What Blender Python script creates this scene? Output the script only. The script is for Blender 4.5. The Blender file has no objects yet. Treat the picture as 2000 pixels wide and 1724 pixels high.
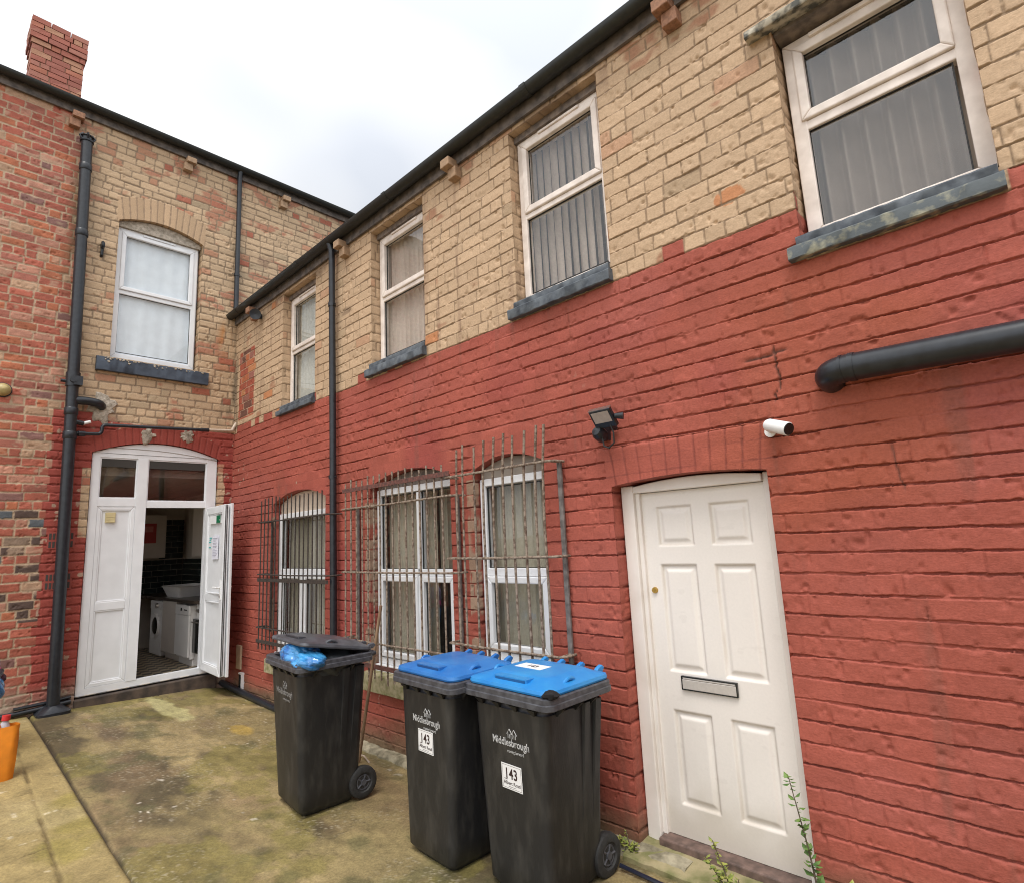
import bpy, bmesh, math, random
import numpy as np
from mathutils import Vector, Matrix
PI = math.pi
S = bpy.context.scene
COL = S.collection

# ------------------------------------------------------------------ camera
cam_d = bpy.data.cameras.new("camera"); cam = bpy.data.objects.new("camera", cam_d); COL.objects.link(cam)
S.camera = cam
cam_d.sensor_fit = 'HORIZONTAL'; cam_d.sensor_width = 36.0
cam_d.lens = 36.0 * 1110.72 / 2000.0
cam_d.clip_start = 0.05; cam_d.clip_end = 3000
_r = ((0.72231437, 0.68984711, -0.04871257), (-0.14933673, 0.08681306, -0.98496804), (-0.67524847, 0.71873114, 0.16572583))
CAM = Vector((8.52075, -3.15, 1.8711))
_m = Matrix(((_r[0][0], -_r[1][0], -_r[2][0]), (_r[0][1], -_r[1][1], -_r[2][1]), (_r[0][2], -_r[1][2], -_r[2][2])))
cam.matrix_world = Matrix.Translation(CAM) @ _m.to_4x4()

# ------------------------------------------------------------------ world, sun, exposure
SUN_EL, SUN_AZ = math.radians(64), math.radians(146)      # azimuth measured from +Y towards +X
W = bpy.data.worlds.new("World"); S.world = W; W.use_nodes = True
nt = W.node_tree; nt.nodes.clear()
def N(t, typ, **k):
    n = t.nodes.new(typ)
    for a, v in k.items(): setattr(n, a, v)
    return n
wo = N(nt, 'ShaderNodeOutputWorld'); bg = N(nt, 'ShaderNodeBackground'); bg.inputs[1].default_value = 0.10
sky = N(nt, 'ShaderNodeTexSky', sky_type='NISHITA', sun_disc=False, sun_elevation=SUN_EL, sun_rotation=SUN_AZ)
tc = N(nt, 'ShaderNodeTexCoord'); mp = N(nt, 'ShaderNodeMapping'); mp.inputs['Scale'].default_value = (1, 1, 1.6)
mp.inputs['Location'].default_value = (1.3, 0.2, 0.7)
nz = N(nt, 'ShaderNodeTexNoise'); nz.inputs['Scale'].default_value = 2.1; nz.inputs['Detail'].default_value = 2.5; nz.inputs['Roughness'].default_value = 0.45
cr = N(nt, 'ShaderNodeValToRGB')
cr.color_ramp.elements[0].position = 0.36; cr.color_ramp.elements[0].color = (6.6, 6.95, 7.6, 1)
cr.color_ramp.elements[1].position = 0.53; cr.color_ramp.elements[1].color = (8.9, 8.95, 9.0, 1)
mx = N(nt, 'ShaderNodeMixRGB'); mx.inputs[0].default_value = 0.95
nt.links.new(tc.outputs['Generated'], mp.inputs[0]); nt.links.new(mp.outputs[0], nz.inputs['Vector'])
nt.links.new(nz.outputs['Fac'], cr.inputs[0]); nt.links.new(sky.outputs[0], mx.inputs[1]); nt.links.new(cr.outputs[0], mx.inputs[2])
# overcast sky is brighter towards the hidden sun
nrm = N(nt, 'ShaderNodeVectorMath', operation='NORMALIZE'); dotn = N(nt, 'ShaderNodeVectorMath', operation='DOT_PRODUCT')
dotn.inputs[1].default_value = (math.sin(SUN_AZ)*math.cos(SUN_EL), math.cos(SUN_AZ)*math.cos(SUN_EL), math.sin(SUN_EL))
mrg = N(nt, 'ShaderNodeMapRange'); mrg.inputs[1].default_value = .1; mrg.inputs[2].default_value = 1.; mrg.inputs[3].default_value = .80; mrg.inputs[4].default_value = 1.75
mlt = N(nt, 'ShaderNodeMixRGB', blend_type='MULTIPLY'); mlt.inputs[0].default_value = 1
nt.links.new(tc.outputs['Generated'], nrm.inputs[0]); nt.links.new(nrm.outputs[0], dotn.inputs[0]); nt.links.new(dotn.outputs['Value'], mrg.inputs[0])
nt.links.new(mx.outputs[0], mlt.inputs[1]); nt.links.new(mrg.outputs[0], mlt.inputs[2])
nt.links.new(mlt.outputs[0], bg.inputs[0]); nt.links.new(bg.outputs[0], wo.inputs[0])
sun_d = bpy.data.lights.new("sun", 'SUN'); sun = bpy.data.objects.new("sun", sun_d); COL.objects.link(sun)
sun_d.energy = 1.5; sun_d.angle = math.radians(22); sun_d.color = (1.0, 0.95, 0.88)
_sd = Vector((math.sin(SUN_AZ) * math.cos(SUN_EL), math.cos(SUN_AZ) * math.cos(SUN_EL), math.sin(SUN_EL)))
sun.rotation_euler = _sd.to_track_quat('Z', 'Y').to_euler(); sun.location = (8, -8, 14)
S.cycles.filter_width = 1.05; S.cycles.use_denoising = True
S.view_settings.view_transform = 'Standard'; S.view_settings.look = 'None'
S.view_settings.exposure = 0.5; S.view_settings.gamma = 1.0; S.view_settings.use_curve_mapping = False

# ------------------------------------------------------------------ materials
def lin(c):
    return tuple(((x/255)/12.92 if x/255 <= .04045 else ((x/255+.055)/1.055)**2.4) for x in c)
MATS = {}
def mat(name, rgb, rough=.6, var=.15, scale=30., bump=.0, bscale=200., metal=0., spec=.5, rgb2=None, detail=4., coat=0., contrast=(.35, .65), stretch=(1, 1, 1), bdist=.002):
    """procedural material: two tones mixed by noise, noise bump"""
    if name in MATS: return MATS[name]
    m = bpy.data.materials.new(name); m.use_nodes = True; t = m.node_tree
    b = t.nodes['Principled BSDF']; b.inputs['Roughness'].default_value = rough; b.inputs['Metallic'].default_value = metal
    b.inputs['Specular IOR Level'].default_value = spec; b.inputs['Coat Weight'].default_value = coat
    c = N(t, 'ShaderNodeTexCoord'); mpn = N(t, 'ShaderNodeMapping'); mpn.inputs['Scale'].default_value = stretch
    n = N(t, 'ShaderNodeTexNoise'); n.inputs['Scale'].default_value = scale; n.inputs['Detail'].default_value = detail
    r = N(t, 'ShaderNodeValToRGB')
    a = rgb2 if rgb2 else tuple(x*(1-var) for x in rgb)
    r.color_ramp.elements[0].position = contrast[0]; r.color_ramp.elements[0].color = (*a, 1)
    r.color_ramp.elements[1].position = contrast[1]; r.color_ramp.elements[1].color = (*(tuple(min(1, x*(1+var*.5)) for x in rgb)), 1)
    t.links.new(c.outputs['Object'], mpn.inputs[0]); t.links.new(mpn.outputs[0], n.inputs['Vector']); t.links.new(n.outputs['Fac'], r.inputs[0]); t.links.new(r.outputs[0], b.inputs['Base Color'])
    if bump:
        n2 = N(t, 'ShaderNodeTexNoise'); n2.inputs['Scale'].default_value = bscale; n2.inputs['Detail'].default_value = 3
        bp = N(t, 'ShaderNodeBump'); bp.inputs['Strength'].default_value = bump; bp.inputs['Distance'].default_value = bdist
        t.links.new(mpn.outputs[0], n2.inputs['Vector']); t.links.new(n2.outputs['Fac'], bp.inputs['Height']); t.links.new(bp.outputs[0], b.inputs['Normal'])
    MATS[name] = m; return m
def vcol_mat(name, rough=.75, bump=.5, bscale=160., spec=.3, amt=.16, bdist=.003, stretch=(1, 1, 1)):
    m = bpy.data.materials.new(name); m.use_nodes = True; t = m.node_tree
    b = t.nodes['Principled BSDF']; b.inputs['Roughness'].default_value = rough; b.inputs['Specular IOR Level'].default_value = spec
    at = N(t, 'ShaderNodeAttribute', attribute_name='Col'); c = N(t, 'ShaderNodeTexCoord')
    n = N(t, 'ShaderNodeTexNoise'); n.inputs['Scale'].default_value = 70; n.inputs['Detail'].default_value = 6; n.inputs['Roughness'].default_value = .65
    mr = N(t, 'ShaderNodeMapRange'); mr.inputs[1].default_value = .3; mr.inputs[2].default_value = .7; mr.inputs[3].default_value = 1-amt; mr.inputs[4].default_value = 1+amt*.7
    mu = N(t, 'ShaderNodeMixRGB', blend_type='MULTIPLY'); mu.inputs[0].default_value = 1
    t.links.new(c.outputs['Object'], n.inputs['Vector']); t.links.new(n.outputs['Fac'], mr.inputs[0]); t.links.new(at.outputs['Color'], mu.inputs[1]); t.links.new(mr.outputs[0], mu.inputs[2])
    t.links.new(mu.outputs[0], b.inputs['Base Color'])
    n2 = N(t, 'ShaderNodeTexNoise'); n2.inputs['Scale'].default_value = bscale; n2.inputs['Detail'].default_value = 5; n2.inputs['Roughness'].default_value = .6
    bp = N(t, 'ShaderNodeBump'); bp.inputs['Strength'].default_value = bump; bp.inputs['Distance'].default_value = bdist
    ms = N(t, 'ShaderNodeMapping'); ms.inputs['Scale'].default_value = stretch; t.links.new(c.outputs['Object'], ms.inputs[0])
    t.links.new(ms.outputs[0], n2.inputs['Vector']); t.links.new(n2.outputs['Fac'], bp.inputs['Height']); t.links.new(bp.outputs[0], b.inputs['Normal'])
    return m
def glass_mat(name, tint=(.95, .96, .96), refl=1.5):
    m = bpy.data.materials.new(name); m.use_nodes = True; t = m.node_tree; t.nodes.clear()
    o = N(t, 'ShaderNodeOutputMaterial'); mxs = N(t, 'ShaderNodeMixShader'); tr = N(t, 'ShaderNodeBsdfTransparent'); gl = N(t, 'ShaderNodeBsdfGlossy')
    tr.inputs[0].default_value = (*tint, 1); gl.inputs['Roughness'].default_value = .015
    fr = N(t, 'ShaderNodeFresnel'); fr.inputs['IOR'].default_value = 1.6
    mm = N(t, 'ShaderNodeMath', operation='MULTIPLY'); mm.inputs[1].default_value = refl
    # slightly wavy panes
    c = N(t, 'ShaderNodeTexCoord'); n2 = N(t, 'ShaderNodeTexNoise'); n2.inputs['Scale'].default_value = 2.5; n2.inputs['Detail'].default_value = 0
    bp = N(t, 'ShaderNodeBump'); bp.inputs['Strength'].default_value = .12; bp.inputs['Distance'].default_value = .02
    t.links.new(c.outputs['Object'], n2.inputs['Vector']); t.links.new(n2.outputs['Fac'], bp.inputs['Height']); t.links.new(bp.outputs[0], gl.inputs['Normal'])
    ge = N(t, 'ShaderNodeNewGeometry'); inv = N(t, 'ShaderNodeMath', operation='SUBTRACT'); inv.inputs[0].default_value = 1.
    m3 = N(t, 'ShaderNodeMath', operation='MULTIPLY'); t.links.new(ge.outputs['Backfacing'], inv.inputs[1])
    t.links.new(fr.outputs[0], mm.inputs[0]); t.links.new(mm.outputs[0], m3.inputs[0]); t.links.new(inv.outputs[0], m3.inputs[1]); t.links.new(m3.outputs[0], mxs.inputs[0]); t.links.new(tr.outputs[0], mxs.inputs[1]); t.links.new(gl.outputs[0], mxs.inputs[2]); t.links.new(mxs.outputs[0], o.inputs[0])
    return m
M_WALL = vcol_mat('painted_brick', bump=.5, bscale=100, bdist=.004, stretch=(.5, .5, 1))
M_GROUND = vcol_mat('stained_concrete', rough=.62, bump=.55, bscale=120, spec=.4, amt=.28)
M_UPVC = mat('upvc_white', (.76, .77, .79), .35, .05, 6, spec=.5)
M_UPVC_D = mat('upvc_weathered', (.80, .72, .66), .45, .14, 9, rgb2=(.68, .60, .54))
M_DOORW = mat('door_white_paint', (.76, .71, .66), .45, .05, 5, bump=.15, bscale=40, rgb2=(.70, .64, .58))
M_GLASS = glass_mat('glass_clear'); M_GLASSD = glass_mat('glass_dark', (.80, .80, .80), 1.9)
M_BLACKP = mat('black_plastic_pipe', (.017, .020, .026), .34, .3, 20, bump=.08, bscale=60)
M_BLACKG = mat('black_gutter', (.010, .011, .011), .5, .4, 25, rgb2=(.02, .022, .018))
M_SILLG = mat('grey_painted_stone', (.10, .115, .13), .7, .3, 14, bump=.6, bscale=60, rgb2=(.045, .055, .07))
M_SILLS = mat('bare_stone', (.36, .31, .20), .85, .3, 18, bump=.8, bscale=80, rgb2=(.20, .19, .08))
M_WOODG = mat('weathered_board', (.20, .16, .13), .8, .3, 20, bump=.4, bscale=50, rgb2=(.11, .09, .08))
M_RUST = mat('rusty_rebar', (.25, .20, .155), .8, .3, 40, bump=.5, bscale=180, rgb2=(.11, .068, .045), contrast=(.38, .58), bdist=.004)
M_RUSTD = mat('dark_rusty_bar', (.055, .04, .032), .8, .3, 50, bump=.7, bscale=120, rgb2=(.025, .02, .018))
M_RUSTS = mat('red_oxide_strap', (.15, .055, .042), .8, .3, 40, bump=.5, bscale=90, rgb2=(.07, .035, .03))
M_BIN = mat('charcoal_bin_plastic', (.040, .038, .035), .46, .2, 16, bump=.35, bscale=120, rgb2=(.014, .014, .015), stretch=(1, 1, .3), contrast=(.46, .78), detail=7.)
M_BINRIM = mat('charcoal_rim_plastic', (.068, .07, .080), .42, .3, 26, bump=.2, bscale=90, rgb2=(.04, .04, .048))
M_BLUE = mat('blue_lid_plastic', (.03, .17, .46), .33, .12, 8, bump=.1, bscale=60, rgb2=(.016, .13, .42))
M_BLUE2 = mat('bright_blue_lid_plastic', (.03, .24, .55), .36, .12, 8, bump=.06, bscale=60, rgb2=(.014, .20, .56))
M_BAG = mat('blue_bag_film', (.05, .27, .55), .2, .3, 7, rgb2=(.02, .10, .36), coat=.5)
M_WHITE = mat('white_print', (.78, .78, .78), .5, .03, 20)
M_LOGO = mat('pale_print', (.55, .55, .55), .6, .3, 90, rgb2=(.25, .25, .25))
M_LOGOW = mat('worn_print', (.30, .29, .28), .6, .5, 140, rgb2=(.05, .05, .05))
M_INK = mat('dark_ink', (.03, .012, .012), .6, .1, 20)
M_RUBBER = mat('black_rubber', (.022, .022, .022), .7, .3, 40, bump=.2)
M_CHROME = mat('brushed_steel', (.50, .46, .42), .32, .1, 60, metal=1.)
M_BRASS = mat('brass', (.55, .36, .10), .35, .2, 60, metal=1.)
M_SLATE = mat('roof_slate', (.05, .052, .058), .7, .3, 12)
M_CLAY = mat('old_clay', (.32, .165, .10), .85, .3, 40, bump=.6)
M_MORTAR = mat('rough_mortar', (.46, .40, .33), .95, .25, 22, bump=1., bscale=60, rgb2=(.28, .24, .19), bdist=.01)
M_DARK = mat('dark_interior', (.05, .045, .04), .9, .1, 3)
M_ROOMWALL = mat('cream_plaster', (.46, .40, .34), .9, .06, 3)
M_BLIND = mat('blind_fabric', (.72, .61, .53), .9, .08, 40)
M_BLIND2 = mat('pale_blind_fabric', (.44, .39, .30), .9, .08, 40)
M_CURTAIN = mat('white_net_curtain', (.84, .88, .93), .9, .05, 8)
M_CUP = mat('cream_cupboard', (.55, .48, .42), .5, .05, 4)
M_APPL = mat('white_enamel', (.72, .69, .66), .3, .04, 5)
M_GLOSSB = mat('black_glass', (.01, .012, .012), .12, .1, 5)
M_GREEN = mat('sign_green', (.0, .14, .055), .5, .1, 30)
M_PAPER = mat('paper', (.72, .72, .80), .8, .05, 30)
M_TEAL = mat('teal_print', (.05, .45, .45), .7, .1, 30)
M_LEAF = mat('leaf_green', (.12, .20, .04), .6, .3, 30, rgb2=(.06, .13, .03))
M_LEAFY = mat('leaf_yellow_green', (.30, .30, .06), .6, .3, 30, rgb2=(.14, .20, .04))
M_STEM = mat('stem', (.12, .09, .06), .8, .3, 30)
M_WOODH = mat('worn_wood', (.30, .19, .11), .75, .3, 30, stretch=(1, 1, .1), rgb2=(.17, .10, .06))

# ------------------------------------------------------------------ mesh helpers
class MB:
    def __init__(s): s.v = []; s.f = []
    def quad(s, a, b, c, d):
        i = len(s.v); s.v += [a, b, c, d]; s.f.append((i, i+1, i+2, i+3))
    def box(s, x0, y0, z0, x1, y1, z1, R=None, T=None):
        P = [(x, y, z) for z in (z0, z1) for y in (y0, y1) for x in (x0, x1)]
        if R is not None: P = [tuple((R @ Vector(p)) + (T or Vector())) for p in P]
        i = len(s.v); s.v += P
        for q in ((0, 2, 3, 1), (4, 5, 7, 6), (0, 1, 5, 4), (2, 6, 7, 3), (0, 4, 6, 2), (1, 3, 7, 5)): s.f.append(tuple(i+k for k in q))
    def tube(s, path, r, n=12, cap=True):
        path = [Vector(p) for p in path]; m = len(path); rs = r if isinstance(r, (list, tuple)) else [r]*m
        base = len(s.v); up = None
        for k, p in enumerate(path):
            if k == 0: t = path[1]-p
            elif k == m-1: t = p-path[k-1]
            else: t = (path[k+1]-p).normalized()+(p-path[k-1]).normalized()
            t.normalize()
            if up is None:
                up = Vector((0, 0, 1)) if abs(t.z) < .9 else Vector((1, 0, 0))
            a = t.cross(up).normalized(); up = a.cross(t).normalized()
            for j in range(n):
                an = 2*PI*j/n; s.v.append(tuple(p+(a*math.cos(an)+up*math.sin(an))*rs[k]))
        for k in range(m-1):
            for j in range(n):
                j2 = (j+1) % n; b0 = base+k*n; b1 = b0+n
                s.f.append((b0+j, b0+j2, b1+j2, b1+j))
        if cap:
            s.f.append(tuple(base+j for j in range(n))[::-1]); s.f.append(tuple(base+(m-1)*n+j for j in range(n)))
    def loft(s, rings, cap0=True, cap1=True):
        base = len(s.v); n = len(rings[0])
        for r in rings: s.v += [tuple(p) for p in r]
        for k in range(len(rings)-1):
            for j in range(n):
                j2 = (j+1) % n; s.f.append((base+k*n+j, base+k*n+j2, base+(k+1)*n+j2, base+(k+1)*n+j))
        if cap0: s.f.append(tuple(base+j for j in range(n))[::-1])
        if cap1: s.f.append(tuple(base+(len(rings)-1)*n+j for j in range(n)))
    def prism(s, poly, fn, d0, d1):
        """poly of (u,v); fn(u,v,d)->xyz"""
        s.loft([[fn(u, v, d0) for u, v in poly], [fn(u, v, d1) for u, v in poly]])
    def lathe(s, prof, c, ax=Vector((0, 0, 1)), n=24):
        ax = Vector(ax).normalized(); a = ax.orthogonal().normalized(); b = ax.cross(a); c = Vector(c)
        s.loft([[c+ax*z+(a*math.cos(2*PI*j/n)+b*math.sin(2*PI*j/n))*r for j in range(n)] for r, z in prof])
    def build(s, name, m, parent=None, smooth=False, bevel=0., angle=40, weld=False):
        me = bpy.data.meshes.new(name); me.from_pydata([tuple(p) for p in s.v], [], s.f)
        bm = bmesh.new(); bm.from_mesh(me)
        if weld: bmesh.ops.remove_doubles(bm, verts=bm.verts, dist=1e-5)
        bmesh.ops.recalc_face_normals(bm, faces=bm.faces); bm.to_mesh(me); bm.free()
        o = bpy.data.objects.new(name, me); COL.objects.link(o); me.materials.append(m)
        if parent: o.parent = parent
        if smooth:
            me.polygons.foreach_set('use_smooth', [True]*len(me.polygons)); me.set_sharp_from_angle(angle=math.radians(angle))
        if bevel:
            bv = o.modifiers.new('bevel', 'BEVEL'); bv.width = bevel; bv.segments = 2; bv.limit_method = 'ANGLE'; bv.angle_limit = math.radians(40)
        return o
def tag(o, label=None, cat=None, group=None, kind=None):
    if label: o['label'] = label
    if cat: o['category'] = cat
    if group: o['group'] = group
    if kind: o['kind'] = kind
    return o
def thing(name, label, cat, loc=(0, 0, 0), rz=0, group=None):
    o = bpy.data.objects.new(name, None); COL.objects.link(o); o.empty_display_size = .1
    o.location = loc; o.rotation_euler = (0, 0, rz); return tag(o, label, cat, group)
def rrect(w, d, r, n=5, cx=0, cy=0):
    P = []
    for (sx, sy, a0) in ((1, 1, 0), (-1, 1, PI/2), (-1, -1, PI), (1, -1, 1.5*PI)):
        for k in range(n+1):
            a = a0+PI/2*k/n; P.append((cx+sx*(w/2-r)+r*math.cos(a), cy+sy*(d/2-r)+r*math.sin(a)))
    return P
def arc(p0, p1, p2, n=6):
    p0, p1, p2 = map(Vector, (p0, p1, p2))
    return [p0*(1-t)**2+p1*2*t*(1-t)+p2*t*t for t in [k/n for k in range(n+1)]]
def text(body, size, m, parent, name, loc, rx=PI/2, rz=0, bold=0., depth=.0006, shear=0, sx=1.):
    c = bpy.data.curves.new(name, 'FONT'); c.body = body; c.size = size; c.align_x = 'CENTER'; c.align_y = 'CENTER'; c.extrude = depth; c.offset = bold; c.shear = shear; c.resolution_u = 3
    t = bpy.data.objects.new(name, c); COL.objects.link(t); bpy.context.view_layer.update()
    me = bpy.data.meshes.new_from_object(t.evaluated_get(bpy.context.evaluated_depsgraph_get())); me.name = name
    bpy.data.objects.remove(t); bpy.data.curves.remove(c)
    o = bpy.data.objects.new(name, me); COL.objects.link(o); me.materials.clear(); me.materials.append(m)
    o.parent = parent; o.location = loc; o.rotation_euler = (rx, 0, rz); o.scale = (sx, 1, 1); return o

# ------------------------------------------------------------------ numpy noise and brick pattern
def _hash(ix, iy, seed):
    h = (ix.astype(np.int64)*374761393 + iy.astype(np.int64)*668265263 + seed*974634777) & 0xffffffff
    h = ((h ^ (h >> 13))*1274126177) & 0xffffffff
    h = (h ^ (h >> 16)) & 0xffffffff
    return (h.astype(np.float64)/4294967295.0)
def vn(x, y, seed=0):
    ix = np.floor(x); iy = np.floor(y); fx = x-ix; fy = y-iy
    fx = fx*fx*fx*(fx*(fx*6-15)+10); fy = fy*fy*fy*(fy*(fy*6-15)+10)
    a = _hash(ix, iy, seed); b = _hash(ix+1, iy, seed); c = _hash(ix, iy+1, seed); d = _hash(ix+1, iy+1, seed)
    return ((a*(1-fx)+b*fx)*(1-fy)+(c*(1-fx)+d*fx)*fy)*2-1
def fbm(x, y, seed=0, o=4):
    r = 0; a = 1.; t = 0
    for k in range(o): r = r+a*vn(x*2**k, y*2**k, seed+k*17); t += a; a *= .5
    return r/t
def sm(a, b, x):
    t = np.clip((x-a)/(b-a), 0, 1); return t*t*(3-2*t)
CH = .1012
def bricks(U, V, seed, L=.272, H=.132, ch=CH, v0=0., headevery=5, warp=1.):
    V2 = V-v0+warp*(.008*vn(U*.9, V*.5, seed+1)+.003*vn(U*5, V*5, seed+2)); U2 = U+warp*.004*vn(U*6, V*6, seed+3)
    r = np.floor(V2/ch).astype(np.int64); a = V2-r*ch
    k = np.zeros(U.shape, np.int64); el = np.zeros(U.shape); er = np.zeros(U.shape)
    umin, umax = U.min()-1, U.max()+1
    for row in range(int(r.min()), int(r.max())+1):
        rng = np.random.RandomState((seed*7919+row*131) % (2**31))
        e = [umin-rng.rand()*.28]
        head = (row % headevery == 0)
        while e[-1] < umax:
            l = H if (head or rng.rand() < .07) else L
            e.append(e[-1]+l*(1+.05*rng.randn()))
        e = np.array(e); m = r == row
        if not m.any(): continue
        u = U2[m]; i = np.clip(np.searchsorted(e, u)-1, 0, len(e)-2); k[m] = i; el[m] = u-e[i]; er[m] = e[i+1]-u
    return r, k, a, el, er
def brick_height(U, V, seed, pat, paintmask, jb=.0075, jp=.007, ch=CH, rough=1.):
    r, k, a, el, er = pat
    R1 = _hash(r, k, seed+11); R2 = _hash(r, k, seed+12); R3 = _hash(r, k, seed+13); R4 = _hash(r, k, seed+14)
    n = rough*(.0030*vn(U*32, V*32, seed+21)+.0018*vn(U*90, V*90, seed+22))
    n = n+rough*.004*np.clip(vn(U*9, V*9, seed+23)-.35, 0, 1)
    db = np.minimum(a-jb/2-.003*(R1-.5), ch-a-jb/2-.003*(R2-.5)); de = np.minimum(el, er)-jp/2
    rad = .005
    d = np.where((db < rad) & (de < rad), rad-np.hypot(rad-db, rad-de), np.minimum(db, de))-n
    s = sm(-.0005, .0026, d)
    bed = db < de
    nb = fbm(U*7, V*14, seed+31, 3); npz = _hash(r, k+np.where(el < er, 0, 1), seed+32)
    hm_raw = -.006+.003*nb
    hm_bed = np.minimum(-.017+.017*np.clip(fbm(U*3.2, V*9, seed+33, 3)+.15, 0, 1), -.002)
    hm_perp = -.0008-.010*np.clip(npz*1.8-.95, 0, 1)
    hm = np.where(paintmask > .5, np.where(bed, hm_bed, hm_perp), hm_raw)
    hb = (R3-.5)*.006+(R4-.5)*.07*(a-ch/2)+(R1-.5)*.02*(el-er)*.5+.0013*vn(U*22, V*30, seed+41)+.0008*vn(U*60, V*70, seed+42)
    pit = np.clip(fbm(U*26, V*26, seed+43, 2)-.42, 0, 1)*.03
    hb = hb-pit-np.clip(vn(U*6, V*9, seed+44)-.78, 0, 1)*.03
    return hm+(hb-hm)*s, s, bed
def arch_pat(U, V, c, xc, t, w=.092):
    """voussoir pattern in an arch band above curve c, thickness t -> distance to joint and index"""
    uu = (U-xc)*(1-.25*(V-c))/w
    i = np.floor(uu); f = uu-i
    return i.astype(np.int64), np.minimum(f, 1-f)*w, np.minimum(V-c, c+t-V)

def axis(lo, hi, steps, cuts):
    """coordinates lo..hi; steps: list of (until, step); exact cuts inserted"""
    P = []; x = lo
    for until, st in steps:
        while x < until-1e-6: P.append(x); x += st
    P.append(hi); P = np.array(P)
    for c in cuts:
        P = P[np.abs(P-c) > .0035]; P = np.append(P, c)
    return np.unique(np.round(P, 5))
def axis2(P, cuts):
    for c in cuts:
        P = P[np.abs(P-c) > .003]; P = np.append(P, c)
    return np.unique(np.round(P, 5))
def grid_wall(name, parent, us, vs, ops, field, fn, m):
    """ops: list of dict(u0,u1,v0,vs,rise,depth).  field(U,V)->(h, rgb[...,3]).  fn(u,v,h)->xyz"""
    nu, nv = len(us), len(vs); U, V = np.meshgrid(us, vs); V = V.copy()
    def curve(o, u): return o['vs']+o['rise']*np.clip(1-((u-(o['u0']+o['u1'])/2)/((o['u1']-o['u0'])/2))**2, 0, 1)
    drop = np.zeros((nv-1, nu-1), bool)
    for o in ops:
        if o['rise'] > 0:
            for i in np.where((us >= o['u0']-1e-6) & (us <= o['u1']+1e-6))[0]:
                c = float(curve(o, us[i])); j = int(np.searchsorted(vs, c-1e-6)); j = j-1 if (j > 0 and c-vs[j-1] < .25*(vs[min(j, nv-1)]-vs[j-1])) else j
                V[j, i] = c
        uc = (us[:-1]+us[1:])/2
        Vc = (V[:-1, :-1]+V[1:, 1:]+V[1:, :-1]+V[:-1, 1:])/4
        C = curve(o, uc)[None, :]
        drop |= (uc[None, :] > o['u0']) & (uc[None, :] < o['u1']) & (Vc > o['v0']) & (Vc < C)
    h, rgb = field(U, V)
    X, Y, Z = fn(U, V, h)
    co = np.stack([X, Y, Z], -1).reshape(-1, 3); cols = rgb.reshape(-1, 3)
    jj, ii = np.where(~drop); b = jj*nu+ii
    F = np.stack([b, b+1, b+nu+1, b+nu], 1)
    # reveals
    cos = [co]; cl = [cols]; Fs = [F]; off = len(co)
    for o in ops:
        D = o['depth']; P = []
        nsv = max(2, int((o['vs']-o['v0'])/.012))
        for t in np.linspace(o['v0'], o['vs'], nsv): P.append((o['u0'], t, -1, 0))
        for t in np.linspace(o['u0'], o['u1'], max(3, int((o['u1']-o['u0'])/.015))): P.append((t, float(curve(o, t)), 0, 1))
        for t in np.linspace(o['vs'], o['v0'], nsv): P.append((o['u1'], t, 1, 0))
        P = np.array(P); dd = np.array([-.001]+list(np.linspace(.012, D, max(3, int(D/.014)))))
        PU = P[:, 0][None, :]+0*dd[:, None]; PV = P[:, 1][None, :]+0*dd[:, None]; NU = P[:, 2][None, :]; NV = P[:, 3][None, :]
        DD = dd[:, None]+0*PU
        SU = PU+NU*(.03+.8*DD); SV = PV+NV*(.03+.3*DD)
        hh, rc = field(SU, SV)
        hh = np.clip(hh, -.02, .004)
        hh = hh*sm(0, .02, DD)
        ox, oy, oz = fn(PU-NU*hh, PV-NV*hh, -DD)
        cos.append(np.stack([ox, oy, oz], -1).reshape(-1, 3)); cl.append(rc.reshape(-1, 3))
        n1, n0 = len(dd), len(P); J, I = np.meshgrid(np.arange(n1-1), np.arange(n0-1), indexing='ij'); bb = (J*n0+I).reshape(-1)+off
        Fs.append(np.stack([bb, bb+n0, bb+n0+1, bb+1], 1)); off += n1*n0
    co = np.concatenate(cos); cl = np.concatenate(cl); F = np.concatenate(Fs)
    return np_mesh(name, co, F, cl, m, parent)
def np_mesh(name, co, F, rgb, m, parent=None):
    me = bpy.data.meshes.new(name); me.vertices.add(len(co)); me.vertices.foreach_set('co', co.astype(np.float32).ravel())
    me.loops.add(F.size); me.loops.foreach_set('vertex_index', F.astype(np.int32).ravel())
    me.polygons.add(len(F)); me.polygons.foreach_set('loop_start', np.arange(0, F.size, 4, dtype=np.int32))
    me.polygons.foreach_set('use_smooth', np.ones(len(F), bool)); me.update(calc_edges=True)
    at = me.attributes.new('Col', 'FLOAT_COLOR', 'POINT'); at.data.foreach_set('color', np.concatenate([np.clip(rgb, 0, 1), np.ones((len(rgb), 1))], 1).astype(np.float32).ravel())
    me.materials.append(m); o = bpy.data.objects.new(name, me); COL.objects.link(o)
    if parent: o.parent = parent
    return o
def pick(r, table):
    """r in 0..1 array -> rgb by cumulative table [(p,rgb)]"""
    out = np.zeros(r.shape+(3,)); lo = 0
    for p, c in table:
        m = (r >= lo) & (r < lo+p); out[m] = c; lo += p
    out[r >= lo] = table[-1][1]; return out
def mixc(a, b, t): return a*(1-t[..., None])+np.asarray(b)*t[..., None]

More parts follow.
